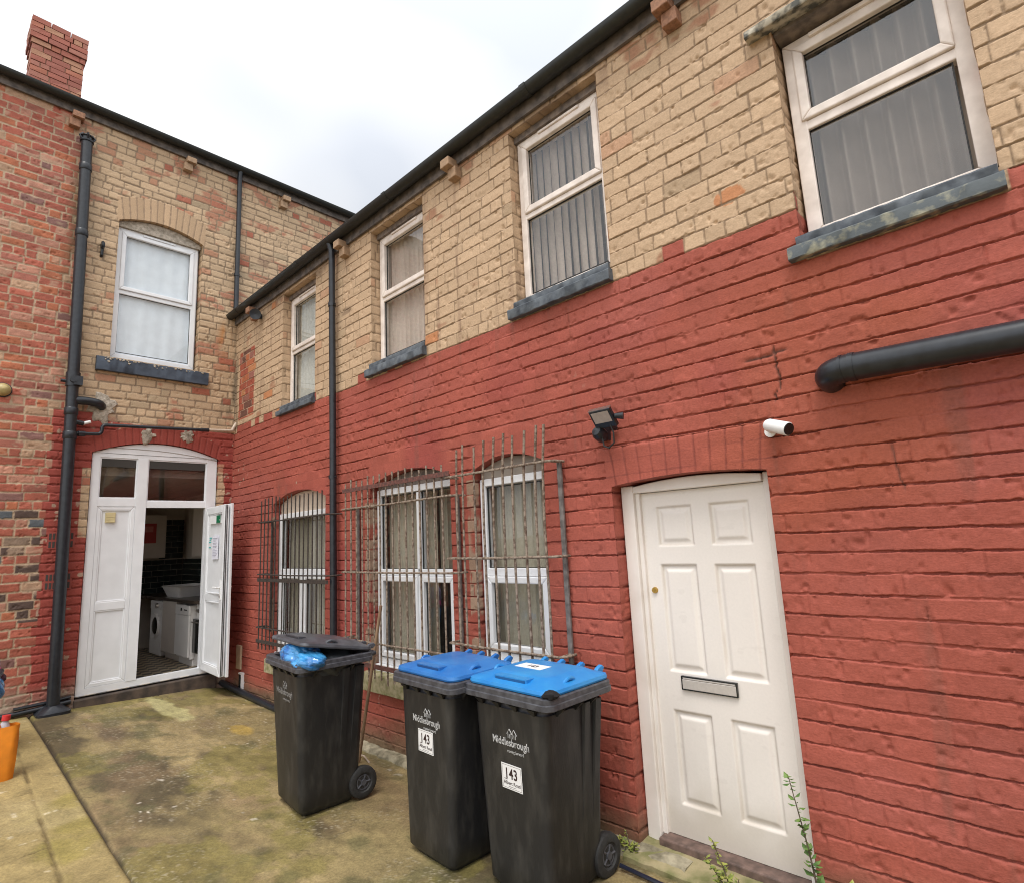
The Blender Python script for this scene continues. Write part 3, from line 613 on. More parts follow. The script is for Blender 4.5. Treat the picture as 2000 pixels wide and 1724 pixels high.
# ================================================================== END HOUSE (plane x = 0)
OPB = [dict(u0=-1.665, u1=-.188, v0=.27, vs=3.165, rise=.165, depth=.16, arch=.21), dict(u0=-1.555, u1=-.518, v0=4.41, vs=6.33, rise=.12, depth=.17, arch=.33)]
def field_b(U, V):
    sd = 23; pat = bricks(U, V, sd, L=.225, H=.112, v0=.02, headevery=6); r, k, a, el, er = pat
    rowz = (r+.5)*CH+.02
    tooth = .055*(_hash(r, r*0, 3)-.5)+.03*(r % 2)
    side = -1.99+tooth-.012*(V-3.5)
    buff = (U > side).astype(float)*(rowz > 3.58)
    pl = np.where(U < -1.40, 3.60, 3.53)+.04*vn(U*3, V*0, 31)
    side2 = -2.085+tooth*.8
    paint = ((U > side2) & (rowz < pl)).astype(float)
    strip = ((U > -1.745) & (U < -1.66) & (V > 2.12) & (V < 2.97)) | ((U > -.19) & (U < -.11+.02*vn(V*8, V*0, 2)) & (V > 2.35) & (V < 3.1))
    paint = np.where(strip, 0, paint); buff = np.where(strip, 1, buff)
    raw = 1-np.clip(buff+paint, 0, 1)
    h, s, bed = brick_height(U, V, sd, pat, paint, jb=.014, jp=.012)
    R = _hash(r, k, 5); R2 = _hash(r, k, 6)
    cb = pick(R, [(.84, (.52, .37, .235)), (.06, (.44, .23, .14)), (.05, (.42, .31, .20)), (.05, (.38, .13, .08))])*(.90+.2*R2)[..., None]
    wear = sm(.24, .42, fbm(U*2.6, V*4.6, 171, 4)+.10*sm(.6, 0, np.abs(V-3.9))+.12*(R2-.5))
    cb = mixc(cb, np.array((.40, .16, .10)), wear*.8)
    cr_ = pick(R, [(.52, (.36, .105, .068)), (.12, (.40, .135, .07)), (.16, (.33, .12, .085)), (.09, (.44, .21, .145)), (.03, (.21, .105, .09)), (.04, (.45, .28, .18))])
    low = sm(2.7, 2.2, V)*sm(1.0, 1.4, V)
    cr_ = np.where(((R2 > .55)*low > .5)[..., None], pick(R, [(.35, (.085, .055, .045)), (.3, (.20, .14, .10)), (.2, (.30, .10, .06)), (.15, (.09, .10, .11))]), cr_)
    cr_ = cr_*(.85+.3*R2)[..., None]*(1+.25*fbm(U*13, V*22, 175, 3))[..., None]
    bl = sm(.3, .5, fbm(U*6, V*11, 176, 3)); cr_ = mixc(cr_, np.array((.47, .33, .23)), bl*.55)
    mb_ = np.array((.26, .185, .12))*(1+.2*fbm(U*9, V*9, 72, 3))[..., None]; mrw = np.array((.42, .31, .21))*(1+.15*fbm(U*9, V*9, 73, 3))[..., None]
    c = cb*buff[..., None]+cr_*raw[..., None]
    m = mb_*buff[..., None]+mrw*raw[..., None]
    pc = np.array((.31, .062, .046))*(1+.12*fbm(U*1.6, V*2, 181, 4)+.08*(R-.5))[..., None]
    flake = sm(.5, .56, fbm(U*13, V*13, 187, 3)+.14*sm(1.0, .3, V)); pc = mixc(pc, np.array((.42, .30, .22)), flake*.85)
    c = mixc(m, 0, s)+c*s[..., None]
    c = mixc(c, 0, paint)+mixc(pc, np.array((.17, .035, .03)), (1-s)*bed*.3)*paint[..., None]
    for o in OPB:
        cv = curve1(o, U); t = o['arch']; ov = .03
        inb = (U > o['u0']-ov) & (U < o['u1']+ov) & (V >= cv-.02) & (V < cv+t)
        i, dj, dv = arch_pat(U, V, cv, (o['u0']+o['u1'])/2, t, .078)
        sj = sm(.0, .006, dj-.003+.002*vn(U*30, V*30, 9))
        Rv = _hash(i, i*0+7, 3)
        ha = -.006*(1-sj)+.003*(Rv-.5)+.002
        h = np.where(inb, ha, h)
        if o['vs'] > 5:
            ca = np.array((.50, .345, .215))*(.9+.2*Rv)[..., None]; ca = mixc(np.array((.30, .21, .14))+0*ca, 0, sj)+ca*sj[..., None]
        else:
            ca = np.array((.31, .062, .046))*(1+.1*fbm(U*3, V*3, 62, 3))[..., None]; ca = mixc(ca, np.array((.18, .04, .03)), (1-sj)*.5)
        c = np.where(inb[..., None], ca, c)
    # stains: soot in the corner below the gutter, rust run, grime at the foot
    so = sm(.0, .45, .8*fbm(U*5, V*1.3, 190, 4)+.85*np.exp(-((U-.02)/.16)**2)*sm(3.3, 3.9, V)*sm(5.9, 5.2, V)-.32)*sm(-.55, -.15, U)*(V < 6)
    c = mixc(c, np.array((.06, .05, .035)), so*.8)
    ru = np.exp(-((U+.17)/.07)**2-((V-5.0)/.34)**2)*sm(-.3, .3, fbm(U*8, V*3, 192, 3)); c = mixc(c, np.array((.50, .20, .05)), ru*.8)
    st = sm(.3, .6, fbm(U*2, V*2.2, 194, 4)+.5*sm(7.2, 7.75, V)-.22); c = mixc(c, np.array((.16, .085, .06)), st*.5)
    ds = np.exp(-((U+2.02)/.07)**2)*sm(3.5, 4, V)*sm(-.4, .4, fbm(U*4, V*1.5, 196, 3)); c = mixc(c, np.array((.13, .11, .06)), ds*.55)
    g = sm(.62, .28, V+.2*fbm(U*2.5, V*3, 198, 4)); c = mixc(c, np.array((.36, .31, .24))*(1+.3*fbm(U*9, V*9, 199, 3))[..., None], g*.7)
    return h, c
usb = axis(-5.2, 2.2, [(-2.95, .03), (1.75, .0098), (2.2, .03)], [q for o in OPB for q in (o['u0'], o['u1'])])
vsb = axis(-.1, 7.76, [(3.6, .0096), (7.76, .0112)], [q for o in OPB for q in (o['v0'],)])
grid_wall('wall', house, usb, vsb, OPB, field_b, lambda u, v, h: (h, u, v), M_WALL)
hs = MB(); hs.box(-4.6, -5.2, 3.05, -.02, -5.1, 7.6); hs.box(-4.6, -5.2, 3.0, -.05, 2.2, 3.1); hs.box(-4.7, -5.2, -.1, -4.6, 2.2, 7.6); hs.box(-4.6, 2.1, 3.1, -.02, 2.2, 7.6)
hs.build('inner_shell', M_DARK, house)
rb = MB(); rb.quad((.04, -5.3, 7.80), (.04, 2.4, 7.80), (-3.2, 2.4, 9.0), (-3.2, -5.3, 9.0)); rb.quad((-3.2, -5.3, 9.0), (-3.2, 2.4, 9.0), (-6.5, 2.4, 7.8), (-6.5, -5.3, 7.8)); rbo = rb.build('roof', M_SLATE, house)
fb_ = MB(); fbox(fb_, LB, -5.2, 7.60, -.035, 2.2, 7.79, -.008); fb_.build('fascia', MATS['old_fascia'], house)
g2 = MB(); gutter(g2, (.10, -5.2, 7.75), (.10, 2.2, 7.75), (1, 0, 0), .068); g2.build('gutter', M_BLACKG, house, smooth=True)
for q in (-2.10, -.76, .67):
    cb = MB(); fbox(cb, LB, q-.05, 7.50, -.13, q+.075, 7.58, .02); fbox(cb, LB, q-.075, 7.385, -.085, q+.04, 7.498, .02)
    cb.build('corbel', M_CLAY if q < -2 else MATS['buff_corbel'], house, bevel=.006)
# chimney as brick boxes with a corbelled head
def chimney():
    rnd = random.Random(8); mb = MB(); y0, y1, x0, x1 = -2.535, -1.945, -1.42, -1.0; z = 8.1; row = 0
    co, cl, F = [], [], []
    def bk(p, q, c):
        b = len(co); 
        for zz in (p[2], q[2]):
            for yy in (p[1], q[1]):
                for xx in (p[0], q[0]): co.append((xx+rnd.uniform(-.004, .004), yy+rnd.uniform(-.004, .004), zz+rnd.uniform(-.003, .003))); cl.append(c)
        for f in ((0, 2, 3, 1), (4, 5, 7, 6), (0, 1, 5, 4), (2, 6, 7, 3), (0, 4, 6, 2), (1, 3, 7, 5)): F.append([b+i for i in f])
    bk((x0+.01, y0+.01, 7.7), (x1-.01, y1-.01, 9.42), (.36, .22, .15))
    while z < 9.5:
        e = .014 if 9.10 < z < 9.2 else (.03 if z >= 9.2 else 0.)
        for (ax, a0, a1) in (('y', y0-e, y1+e), ('x', x0-e, x1+e)):
            q = a0+(rnd.uniform(-.12, 0) if row % 2 else 0)
            while q < a1-.02:
                L_ = .225 if rnd.random() < .8 else .11; s0, s1 = max(q, a0), min(q+L_-.012, a1); q += L_
                if s1-s0 < .03 or (z > 9.47 and rnd.random() < .10): continue
                c = rnd.choice([(.36, .125, .09), (.33, .12, .09), (.38, .14, .09), (.36, .15, .11), (.42, .22, .14)])
                if ax == 'y': bk((x1-.09+e, s0, z), (x1+e+rnd.uniform(0, .006), s1, z+.073), c)
                else:
                    bk((s0, y0-e-rnd.uniform(0, .006), z), (s1, y0+.09-e, z+.073), c); bk((s0, y1-.09+e, z), (s1, y1+e, z+.073), c)
        z += .085; row += 1
    return np_mesh('chimney', np.array(co), np.array(F), np.array(cl), M_WALL, rbo)
ch = chimney(); ch.data.polygons.foreach_set('use_smooth', [False]*len(ch.data.polygons))
# upper window of the end house
o = OPB[1]
wb = window(house, LB, o['u0']+.01, o['u1']-.03, 4.43, 6.27, .095, [(o['u0']+.075, o['u1']-.095, 4.52, 5.33, False), (o['u0']+.06, o['u1']-.08, 5.385, 6.215, True)], M_UPVC, 'white upper window with reflected sky, over the open doorway', w=.065)
tv = MB(); fbox(tv, LB, -1.25, 6.225, .08, -.85, 6.25, .096); tv.build('trickle_vent', M_UPVC, wb, bevel=.003)
cu = MB(); n = 60
for k in range(n):
    a, b2 = o['u0']+.03+(1.0)*k/n, o['u0']+.03+(1.0)*(k+1)/n
    f = lambda u: .158+.004*math.sin(u*38)+.003*math.sin(u*17)
    cu.quad(LB(a, 4.42, f(a)), LB(b2, 4.42, f(b2)), LB(b2, 6.3, f(b2)), LB(a, 6.3, f(a)))
cu.build('curtain', M_CURTAIN, wb, smooth=True, weld=True)
rough_sill(-1.70, -.385, 4.205, 4.385, -.06, .10, LB, mat('blue_grey_sill', (.045, .06, .085), .65, .3, 10, bump=.5, bscale=60, rgb2=(.03, .04, .06)), wb, 'sill', 51, n=34)
dp_ = MB(); rnd = random.Random(12)
for k in range(40):
    u = rnd.uniform(-1.62, -.45); v = 4.385-abs(rnd.gauss(0, .028)); rr_ = rnd.uniform(.006, .016)
    dp_.lathe([(.0, -.002), (rr_*.8, .0), (rr_, .006)], LB(u, v, -.066), (-1, 0, 0), 7)
dp_.build('flaked_render', M_MORTAR, wb)
hp = MB(); hp.prism(arch_poly(o, 6.27), LB, .06, .10); hp.build('arch_infill', M_MORTAR, wb)
# door set of the end house
o = OPB[0]; D0 = .035
du0, du1 = o['u0']+.012, o['u1']-.012; zb, zt = .285, 3.165
mu0, mu1 = -1.162, -1.046; oy = -.328
fm = MB()
fbox(fm, LB, du0, zb, D0, du0+.085, zt, D0+.07); fbox(fm, LB, oy, zb, D0, du1, zt, D0+.07); fbox(fm, LB, mu0, zb+.08, D0-.003, mu1, zt-.05, D0+.068)
fbox(fm, LB, du0+.085, zb, D0+.002, oy, zb+.085, D0+.07); fbox(fm, LB, du0+.085, zt-.05, D0+.002, oy, zt, D0+.07)
fbox(fm, LB, du0+.085, 2.50, D0+.002, mu0, 2.60, D0+.066); fbox(fm, LB, mu1, 2.485, D0+.002, oy, 2.565, D0+.066)
fm.prism([(du0, zt+.004)]+[(du1, zt+.004)]+[(du1+(du0-du1)*k/16, max(zt+.006, float(curve1(o, np.array(du1+(du0-du1)*k/16)))-.01)) for k in range(17)], LB, D0-.004, D0+.05)
ds = fm.build('double_door', M_UPVC, house, bevel=.007); ds['label'] = 'white double doors with dark top lights, right leaf open into the yard'
bd = MB(); bd.tube([LB(du0+(du1-du0)*k/14, zt+.055+.05*(1-((k/14)*2-1)**2)-.075*(k/14), D0-.004) for k in range(15)], .006, 6); bd.build('head_bead', mat('grey_bead', (.40, .38, .36), .6, .05), ds)  # thin plain grey bead across the white head panel
for a, b2, c_, d_ in ((du0+.085, mu0, 2.60, zt-.05), (mu1, oy, 2.565, zt-.05)):
    gk = MB(); ring(gk, LB, a, c_, b2, d_, .016, D0+.012, D0+.04); gk.build('glazing_bead', M_UPVC, ds, bevel=.003)
    p = MB(); fbox(p, LB, a+.01, c_+.01, D0+.026, b2-.01, d_-.01, D0+.032); p.build('pane', M_GLASSD, ds)
def leaf_panel(L, u0, u1, v0, v1, d, name, parent, split, vent_=False, stile=.085):
    f = MB(); ring(f, L, u0, v0, u1, v1, stile, d, d+.06); fbox(f, L, u0+stile, split-.05, d+.001, u1-stile, split+.05, d+.059)
    lo = f.build(name, M_UPVC, parent, bevel=.007)
    for a, b2 in ((v0+stile, split-.05), (split+.05, v1-stile)):
        q = MB(); fbox(q, L, u0+stile-.004, a-.004, d+.018, u1-stile+.004, b2+.004, d+.045); q.build('panel', M_UPVC, lo)
        q = MB(); ring(q, L, u0+stile-.003, a-.003, u1-stile+.003, b2+.003, .018, d+.006, d+.02); q.build('panel_bead', M_UPVC, lo, bevel=.005)
    return lo
lf1 = leaf_panel(LB, du0+.085, mu0, zb+.085, 2.50, D0+.006, 'fixed_leaf', ds, 1.29, stile=.045)
vt = MB()
fbox(vt, LB, -1.475, 2.30, D0+.002, -1.37, 2.425, D0+.026)
for k in range(4): vt.prism([(0, 0), (0, .027), (1, 0)], lambda u, v, d, k=k: LB(d, 2.302+k*.031+v, D0+.004-.014*(1-u)), -1.47, -1.375)
vt.build('louvre_vent', mat('yellowed_plastic', (.62, .52, .28), .5, .1, 10), lf1)
# open leaf hinged on the right jamb
hinge = Vector((.0, oy+.0, 0)); ang = math.radians(3)
def LO(u, v, d):                    # u along the leaf away from hinge (towards +x), d towards the wall
    return (hinge.x-.01+u*math.cos(ang)+d*math.sin(ang)*0-0*d, hinge.y-u*math.sin(ang)+d, v)
lf2 = leaf_panel(LO, .0, .80, zb+.07, 2.475, .0, 'open_leaf', ds, 1.29, stile=.10)
rb2 = MB()
for q in (.012, .03): fbox(rb2, LO, .80, zb+.08, q, .806, 2.465, q+.008)
rb2.build('door_seal', M_RUBBER, lf2)
oe = MB(); fbox(oe, LO, .0, zb+.06, .062, .825, 2.485, .074); oe.build('outer_skin', M_UPVC, lf2, bevel=.004)
hd_ = MB(); fbox(hd_, LO, .735, 1.28, -.012, .765, 1.52, .0); hd_.tube([LO(.75, 1.43, -.005), LO(.75, 1.43, -.045), LO(.60, 1.43, -.05)], .010, 8); hd_.tube([LO(.75, 1.43, .08), LO(.75, 1.43, .125), LO(.64, 1.43, .13)], .010, 8); hd_.build('handle', M_WHITE, lf2, smooth=True)
kh = MB(); fbox(kh, LO, .742, 1.30, -.015, .758, 1.335, -.011); kh.build('keyhole', M_CHROME, lf2)
# emergency exit sign, notice, stickers on the leaf
sg = MB(); fbox(sg, LO, .20, 2.245, .014, .60, 2.355, .0175); sgo = sg.build('exit_sign', M_WHITE, lf2)
sg = MB(); fbox(sg, LO, .205, 2.25, .0125, .35, 2.35, .0139); fbox(sg, LO, .36, 2.25, .0125, .445, 2.35, .0139); fbox(sg, LO, .455, 2.25, .0125, .595, 2.35, .0139); sg.build('green_field', M_GREEN, sgo)
sg = MB()                            # running figure, door and arrow pictograms
fbox(sg, LO, .385, 2.26, .0115, .425, 2.34, .0124); fbox(sg, LO, .235, 2.30, .0115, .31, 2.318, .0124); fbox(sg, LO, .255, 2.26, .0115, .275, 2.301, .0124); fbox(sg, LO, .275, 2.322, .0115, .30, 2.338, .0124)
sg.prism([(.525, 2.255), (.575, 2.295), (.54, 2.295), (.54, 2.342), (.51, 2.342), (.51, 2.295), (.475, 2.295)], LO, .0115, .0124); sg.build('pictogram', M_WHITE, sgo)
nt_ = MB(); fbox(nt_, LO, .32, 1.78, .013, .52, 2.09, .0175); nto = nt_.build('paper_notice', M_PAPER, lf2)
nl = MB()
for k in range(13): fbox(nl, LO, .345, 1.81+k*.02, .012, .345+.15*(.6+.4*((k*7) % 5)/4), 1.816+k*.02, .0128)
nl.build('print_lines', mat('grey_print', (.35, .35, .42), .8, .05), nto)
ts = MB()
for a, b2, c_ in ((.17, 2.055, .09), (.17, 2.03, .06), (.15, 2.0, .08), (.15, 1.93, .08)): fbox(ts, LO, a, b2, .013, a+c_, b2+.014, .0165)
ts.build('teal_lettering', M_TEAL, lf2)
stp = MB(); fbox(stp, LB, -1.67, -.02, -.03, -.12, .27, .3); stp.build('doorstep', mat('dark_wet_step', (.085, .06, .045), .7, .4, 9, bump=.7, bscale=60, rgb2=(.04, .03, .025)), ds, bevel=.015)

# ================================================================== ground
def gz(X, Y):
    zb_ = np.interp(Y, [-2.2, -1.65, -.25, .05], [.205, .185, .11, .04]); t = np.clip(1-X/4.4, 0, 1)
    return zb_*t*t*(3-2*t)*.5+zb_*t*.5
def sheet(name, x0, x1, y0, y1, st, field, m):
    xs = np.arange(x0, x1+st, st); ys = np.arange(y0, y1+st, st); X, Y = np.meshgrid(xs, ys); h, c = field(X, Y); Z = gz(X, Y)+h
    nu_ = len(xs); J, I = np.meshgrid(np.arange(len(ys)-1), np.arange(nu_-1), indexing='ij'); b = (J*nu_+I).ravel()
    o = np_mesh(name, np.stack([X, Y, Z], -1).reshape(-1, 3), np.stack([b, b+1, b+nu_+1, b+nu_], 1), c.reshape(-1, 3), m); o['kind'] = 'structure'; return o
JY = -2.065
def f_yard(X, Y):
    h = .004*fbm(X*3, Y*3, 201, 4)+.0012*vn(X*50, Y*50, 202)
    c = np.zeros(X.shape+(3,))+np.array((.235, .180, .082))
    c = c*(1+.25*fbm(X*1.1, Y*1.7, 203, 5))[..., None]
    pale = sm(.05, .30, fbm(X*1.0+7, Y*1.7, 204, 5)); c = mixc(c, np.array((.33, .25, .12)), pale*.75)
    dark = sm(.02, .30, fbm(X*1.15+3, Y*1.9+2, 205, 5)+.42*np.exp(-((X-1.2)/1.0)**2-((Y+1.45)/.45)**2)+.2*np.exp(-((X-5.0)/.35)**2-((Y+.75)/.3)**2)); c = mixc(c, np.array((.085, .065, .034)), dark*.92)
    brown = sm(.05, .5, fbm(X*1.6+13, Y*2.5, 206, 4)); c = mixc(c, np.array((.19, .128, .07)), brown*.6)
    moss = sm(.12, .30, .12*fbm(X*14, Y*18, 220, 3)+fbm(X*1.4+21, Y*2.1, 207, 5)+.35*np.exp(-((X-.1)/.35)**2)+.18*np.exp(-((X-4.6)/.5)**2-((Y+1.7)/.5)**2)); c = mixc(c, np.array((.185, .155, .042)), moss*.62)
    gm_ = sm(.2, .5, fbm(X*3+5, Y*4, 208, 4)+.5*sm(-.35, .0, Y)); c = mixc(c, np.array((.10, .095, .04)), gm_*.55)
    patch = sm(.85, .5, np.hypot((X-2.15)/.32, (Y+.62)/.14)+.3*fbm(X*5, Y*5, 209, 3)); c = mixc(c, np.array((.42, .28, .06)), patch*.7)
    patch = sm(1.0, .6, np.hypot((X-.75)/.9, (Y+.9)/.13)+.5*fbm(X*4, Y*5, 219, 3)); c = mixc(c, np.array((.46, .42, .20)), patch*.7)
    spk = sm(.70, .74, fbm(X*19, Y*26, 210, 2))*sm(.25, .5, fbm(X*1.2, Y*1.2, 211, 2)+.1); c = mixc(c, np.array((.62, .56, .46)), spk*.8)
    c = c*(1+.34*fbm(X*8, Y*13, 212, 5)+.16*vn(X*70, Y*70, 218))[..., None]
    grit = sm(.55, .75, vn(X*95, Y*95, 221))*sm(-.2, .3, fbm(X*2, Y*2, 222, 3)); c = mixc(c, np.array((.42, .36, .25)), grit*.5); h = h+.002*grit
    crk = sm(.012, .003, np.abs(fbm(X*1.1+2, Y*1.5, 223, 5)))*sm(.0, .3, fbm(X*.7, Y*.9, 224, 2)); c = mixc(c, np.array((.05, .038, .022)), crk*.55); h = h-.005*crk
    e = Y-(JY+.012*vn(X*2.3, X*0, 213)+.006*vn(X*9, X*0, 214)); jn = sm(.022, .004, e)
    h = h-.03*jn; c = mixc(c, np.array((.035, .026, .018)), jn*.9)
    rub = sm(-.11, -.03, Y+.05*fbm(X*4, Y*4, 215, 4))*sm(1.7, 2.4, X); h = h+rub*(.025+.02*fbm(X*9, Y*12, 216, 3)); c = mixc(c, np.array((.24, .20, .14))*(1+.5*fbm(X*16, Y*16, 217, 3))[..., None], rub*.7)
    return h, c
sheet('concrete_yard', -.06, 9.6, JY-.03, .1, .0125, f_yard, M_GROUND)
def f_pave(X, Y):
    # slabs in rows along x, with narrow joints
    off = 2.62*0; w = .42+0*X; yy = Y-JY
    edge2 = -.24-.028*(X-2.3); row = np.where(yy > edge2, 0, 1)
    px = np.where(row == 0, 99., np.abs(((X-2.33+.18*yy+.5*1.06) % 1.06)-.5*1.06)); py = np.abs(yy-edge2)
    py2 = np.abs(yy-edge2+.62); px2 = px
    jx = np.minimum(np.minimum(px2, py), py2)+.004*vn(X*20, Y*20, 301)
    jn = sm(.016, .005, jx)*(.35+.65*sm(-.25, .25, fbm(X*3, Y*3, 302, 3)))
    h = .003*fbm(X*4, Y*4, 303, 4)+.0014*vn(X*60, Y*60, 304)-.012*jn
    c = np.zeros(X.shape+(3,))+np.array((.30, .228, .098)); c = c*(1+.2*fbm(X*1.5, Y*1.5, 305, 5))[..., None]
    moss = sm(.05, .4, fbm(X*1.7, Y*1.9, 306, 5)); c = mixc(c, np.array((.25, .205, .05)), moss*.7)
    pale = sm(.15, .45, fbm(X*1.4+9, Y*1.4, 307, 4)); c = mixc(c, np.array((.36, .285, .14)), pale*.7)
    spk = sm(.72, .76, fbm(X*18, Y*18, 310, 2)); c = mixc(c, np.array((.55, .48, .34)), spk*.6)
    c = c*(1+.28*fbm(X*9, Y*9, 308, 5)+.14*vn(X*70, Y*70, 309))[..., None]; c = mixc(c, np.array((.12, .085, .035)), jn*.8)
    e = JY-Y; e = sm(.014, .002, e); h = h-.03*e; c = mixc(c, np.array((.04, .03, .02)), e*.8)
    return h, c
sheet('paving', -.06, 9.6, -3.6, JY-.004, .0135, f_pave, M_GROUND)
gr_ = MB(); R_ = 900
gr_.quad((-R_, -R_, -.13), (R_, -R_, -.13), (R_, R_, -.13), (-R_, R_, -.13)); tag(gr_.build('ground', mat('far_ground', (.22, .18, .11), .9, .2, .5)), kind='structure')
gp = MB(); gp.quad((-.05, -60, -.02), (60, -60, -.02), (60, -3.55, -.02), (-.05, -3.55, -.02)); gp.quad((9.5, -3.55, -.02), (60, -3.55, -.02), (60, .1, -.02), (9.5, .1, -.02)); tag(gp.build('back_lane', mat('lane_concrete', (.28, .22, .13), .9, .25, 3, bump=.4)), kind='structure')

# ================================================================== pipes and fixtures
stk = thing('soil_stack', 'tall black soil stack pipe beside the white double doors', 'pipe', (.10, -1.87, .2))
def loc_(o, p): return tuple(Vector(p)-Vector(o.location))
A, Bm, Bt = Vector((.10, -1.866, .17)), Vector((.10, -1.915, 3.38)), Vector((.10, -1.982, 7.2))
def onst(z): return A.lerp(Bm, (z-A.z)/(Bm.z-A.z)) if z < Bm.z else Bm.lerp(Bt, (z-Bm.z)/(Bt.z-Bm.z))
def P(o, *ps): return [Vector(p)-Vector(o.location) for p in ps]
m = MB(); m.tube(P(stk, A, Bm, Bt), .062, 20); m.build('pipe', M_BLACKP, stk, smooth=True)
for z in (6.84, 5.93, 3.62, 3.33):
    m = MB(); c0, c1 = onst(z-.045), onst(z+.045); m.tube(P(stk, c0, c0.lerp(c1, .1), c0.lerp(c1, .9), c1), [.065, .071, .071, .066], 20); m.build('coupling', M_BLACKP, stk, smooth=True)
m = MB(); c0, c1 = onst(3.93), onst(4.10); m.tube(P(stk, c0, c1), .074, 20); m.box(-.01, -.06, c1.z-.2-.16, .085, .03, c1.z-.2-.05); m.tube(P(stk, (.165, c0.y-.01, 4.0), (.195, c0.y-.01, 4.0)), .035, 14); m.tube(P(stk, (.1, c0.y-.06, 3.99), (.1, c0.y-.12, 3.99)), .02, 10); m.build('access_door', M_BLACKP, stk, smooth=True)
m = MB(); t = Vector((.10, -1.984, 7.2)); m.lathe([(.055, 0), (.075, .0), (.078, .02), (.06, .03), (.06, .06), (.078, .07), (.07, .085), (.02, .09)], t-Vector(stk.location), (0, 0, 1), 16)
for k in range(5): a = 2*PI*k/5; m.tube(P(stk, t+Vector((.06*math.cos(a), .06*math.sin(a), .02)), t+Vector((.085*math.cos(a), .085*math.sin(a), .06)), t+Vector((.05*math.cos(a), .05*math.sin(a), .105))), .014, 6)
m.build('vent_cowl', M_BLACKP, stk, smooth=True)
m = MB(); m.loft([[(q[0], q[1], zz) for q in rrect(w_, d_, r_, 4)] for w_, d_, r_, zz in ((.28, .31, .06, -.03), (.28, .31, .06, .015), (.20, .22, .07, .05), (.15, .15, .07, .08))]); m.build('base_shoe', M_BLACKP, stk, smooth=True)
m = MB(); m.tube(P(stk, *(arc((.10, -1.91, 3.76), (.10, -1.76, 3.78), (.09, -1.70, 3.765), 4)+arc((.09, -1.70, 3.765), (.08, -1.60, 3.76), (-.05, -1.60, 3.72), 5))), .052, 16); m.build('branch_elbow', M_BLACKP, stk, smooth=True)
def blob(cy, cz, r, seed, flat=.03, sz=1.):
    mb = MB(); rnd = random.Random(seed); n = 22; rings = []
    rr0 = [r*(1+rnd.uniform(-.3, .3)) for _ in range(n)]
    for f, h_ in ((1, -.012), (.86, flat*.6), (.5, flat), (.12, flat*.9)):
        rings.append([(h_+rnd.uniform(-.006, .006), cy+math.cos(2*PI*k/n)*rr0[k]*f, cz+math.sin(2*PI*k/n)*rr0[k]*f*sz) for k in range(n)])
    mb.loft(rings, False, True); return mb
for cy, cz, r, sd_, sz in ((-1.60, 3.73, .155, 1, 1.25), (-1.08, 3.42, .085, 2, 1.15), (-.60, 3.46, .085, 3, 1.1)):
    blob(cy, cz, r, sd_, .022, sz).build('mortar_patch', M_MORTAR, house, smooth=True)
wp = thing('waste_pipe', 'thin black waste pipe running level above the double doors to a cream elbow', 'pipe', (.07, -1.84, 3.35))
m = MB(); m.tube(P(wp, (.10, -1.88, 3.36), *arc((.075, -1.66, 3.375), (.07, -1.595, 3.375), (.07, -1.595, 3.43), 4), *arc((.07, -1.595, 3.46), (.07, -1.59, 3.505), (.07, -1.53, 3.50), 4), (.07, -.40, 3.555)), .021, 12); m.build('pipe', M_BLACKP, wp, smooth=True)
m = MB(); m.tube(P(wp, (.07, -.42, 3.555), (.07, -.08, 3.578), (.07, -.045, 3.585), (.07, .0, 3.68), (.07, .03, 3.70)), [.019, .019, .025, .026, .024], 12); m.build('cream_end', mat('cream_plastic', (.50, .40, .31), .5, .1, 20), wp, smooth=True)
m = MB(); m.tube(P(wp, (.10, -1.84, 3.36), (.08, -1.77, 3.365)), .034, 14); m.tube(P(wp, (.07, -.46, 3.552), (.07, -.36, 3.557)), .026, 14); m.build('collar', M_BLACKP, wp, smooth=True)
ov = thing('overflow_stub', 'short white capped stub on the soil stack above the waste pipe', 'pipe', (.1, -1.85, 3.5))
m = MB(); m.tube(P(ov, (.10, -1.87, 3.50), (.09, -1.79, 3.49)), .03, 12); m.build('socket', M_BLACKP, ov, smooth=True); m = MB(); m.tube(P(ov, (.09, -1.79, 3.49), (.085, -1.72, 3.52)), .02, 10); m.build('white_plug', M_WHITE, ov, smooth=True)
def downpipe(name, label, pts, r, clips, side):
    o = thing(name, label, 'pipe', pts[-1]); m = MB(); m.tube(P(o, *pts), r, 16); m.build('pipe', M_BLACKP, o, smooth=True)
    for z in clips:
        t = (z-pts[1][2])/(pts[-1][2]-pts[1][2]); c = Vector(pts[1]).lerp(Vector(pts[-1]), t); m = MB(); m.tube(P(o, c+Vector((0, 0, -.02)), c+Vector((0, 0, .02))), r*1.18, 16)
        s_ = Vector(side)*.07; w_ = Vector((side[1], side[0], 0)); m.tube(P(o, c-s_, c+s_), .006, 6); m.build('clip', M_BLACKP, o, smooth=True)
    return o
downpipe('downpipe', 'thin black downpipe on the painted wall between the upper windows', [(2.93, -.10, 5.30), (2.935, -.07, 5.20), (2.975, -.07, 3.05), (3.015, -.07, .05)], .036, (4.55, 2.6), (1, 0, 0))
downpipe('downpipe', 'slim grey black downpipe on the end house above the yard corner', [(.10, -.052, 7.74), (.065, -.055, 7.62), (.065, -.05, 6.5), (.065, -.048, 5.42)], .035, (5.98,), (0, 1, 0))
dk = thing('waste_duct', 'thick black pipe leaving the red wall beside the security camera, running right', 'pipe', (7.82, -.09, 2.59))
m = MB(); m.tube(P(dk, (7.795, .06, 2.565), *arc((7.795, -.03, 2.575), (7.795, -.095, 2.59), (7.89, -.095, 2.595), 7), (11.0, -.095, 2.50)), .066, 24); m.build('pipe', M_BLACKP, dk, smooth=True)
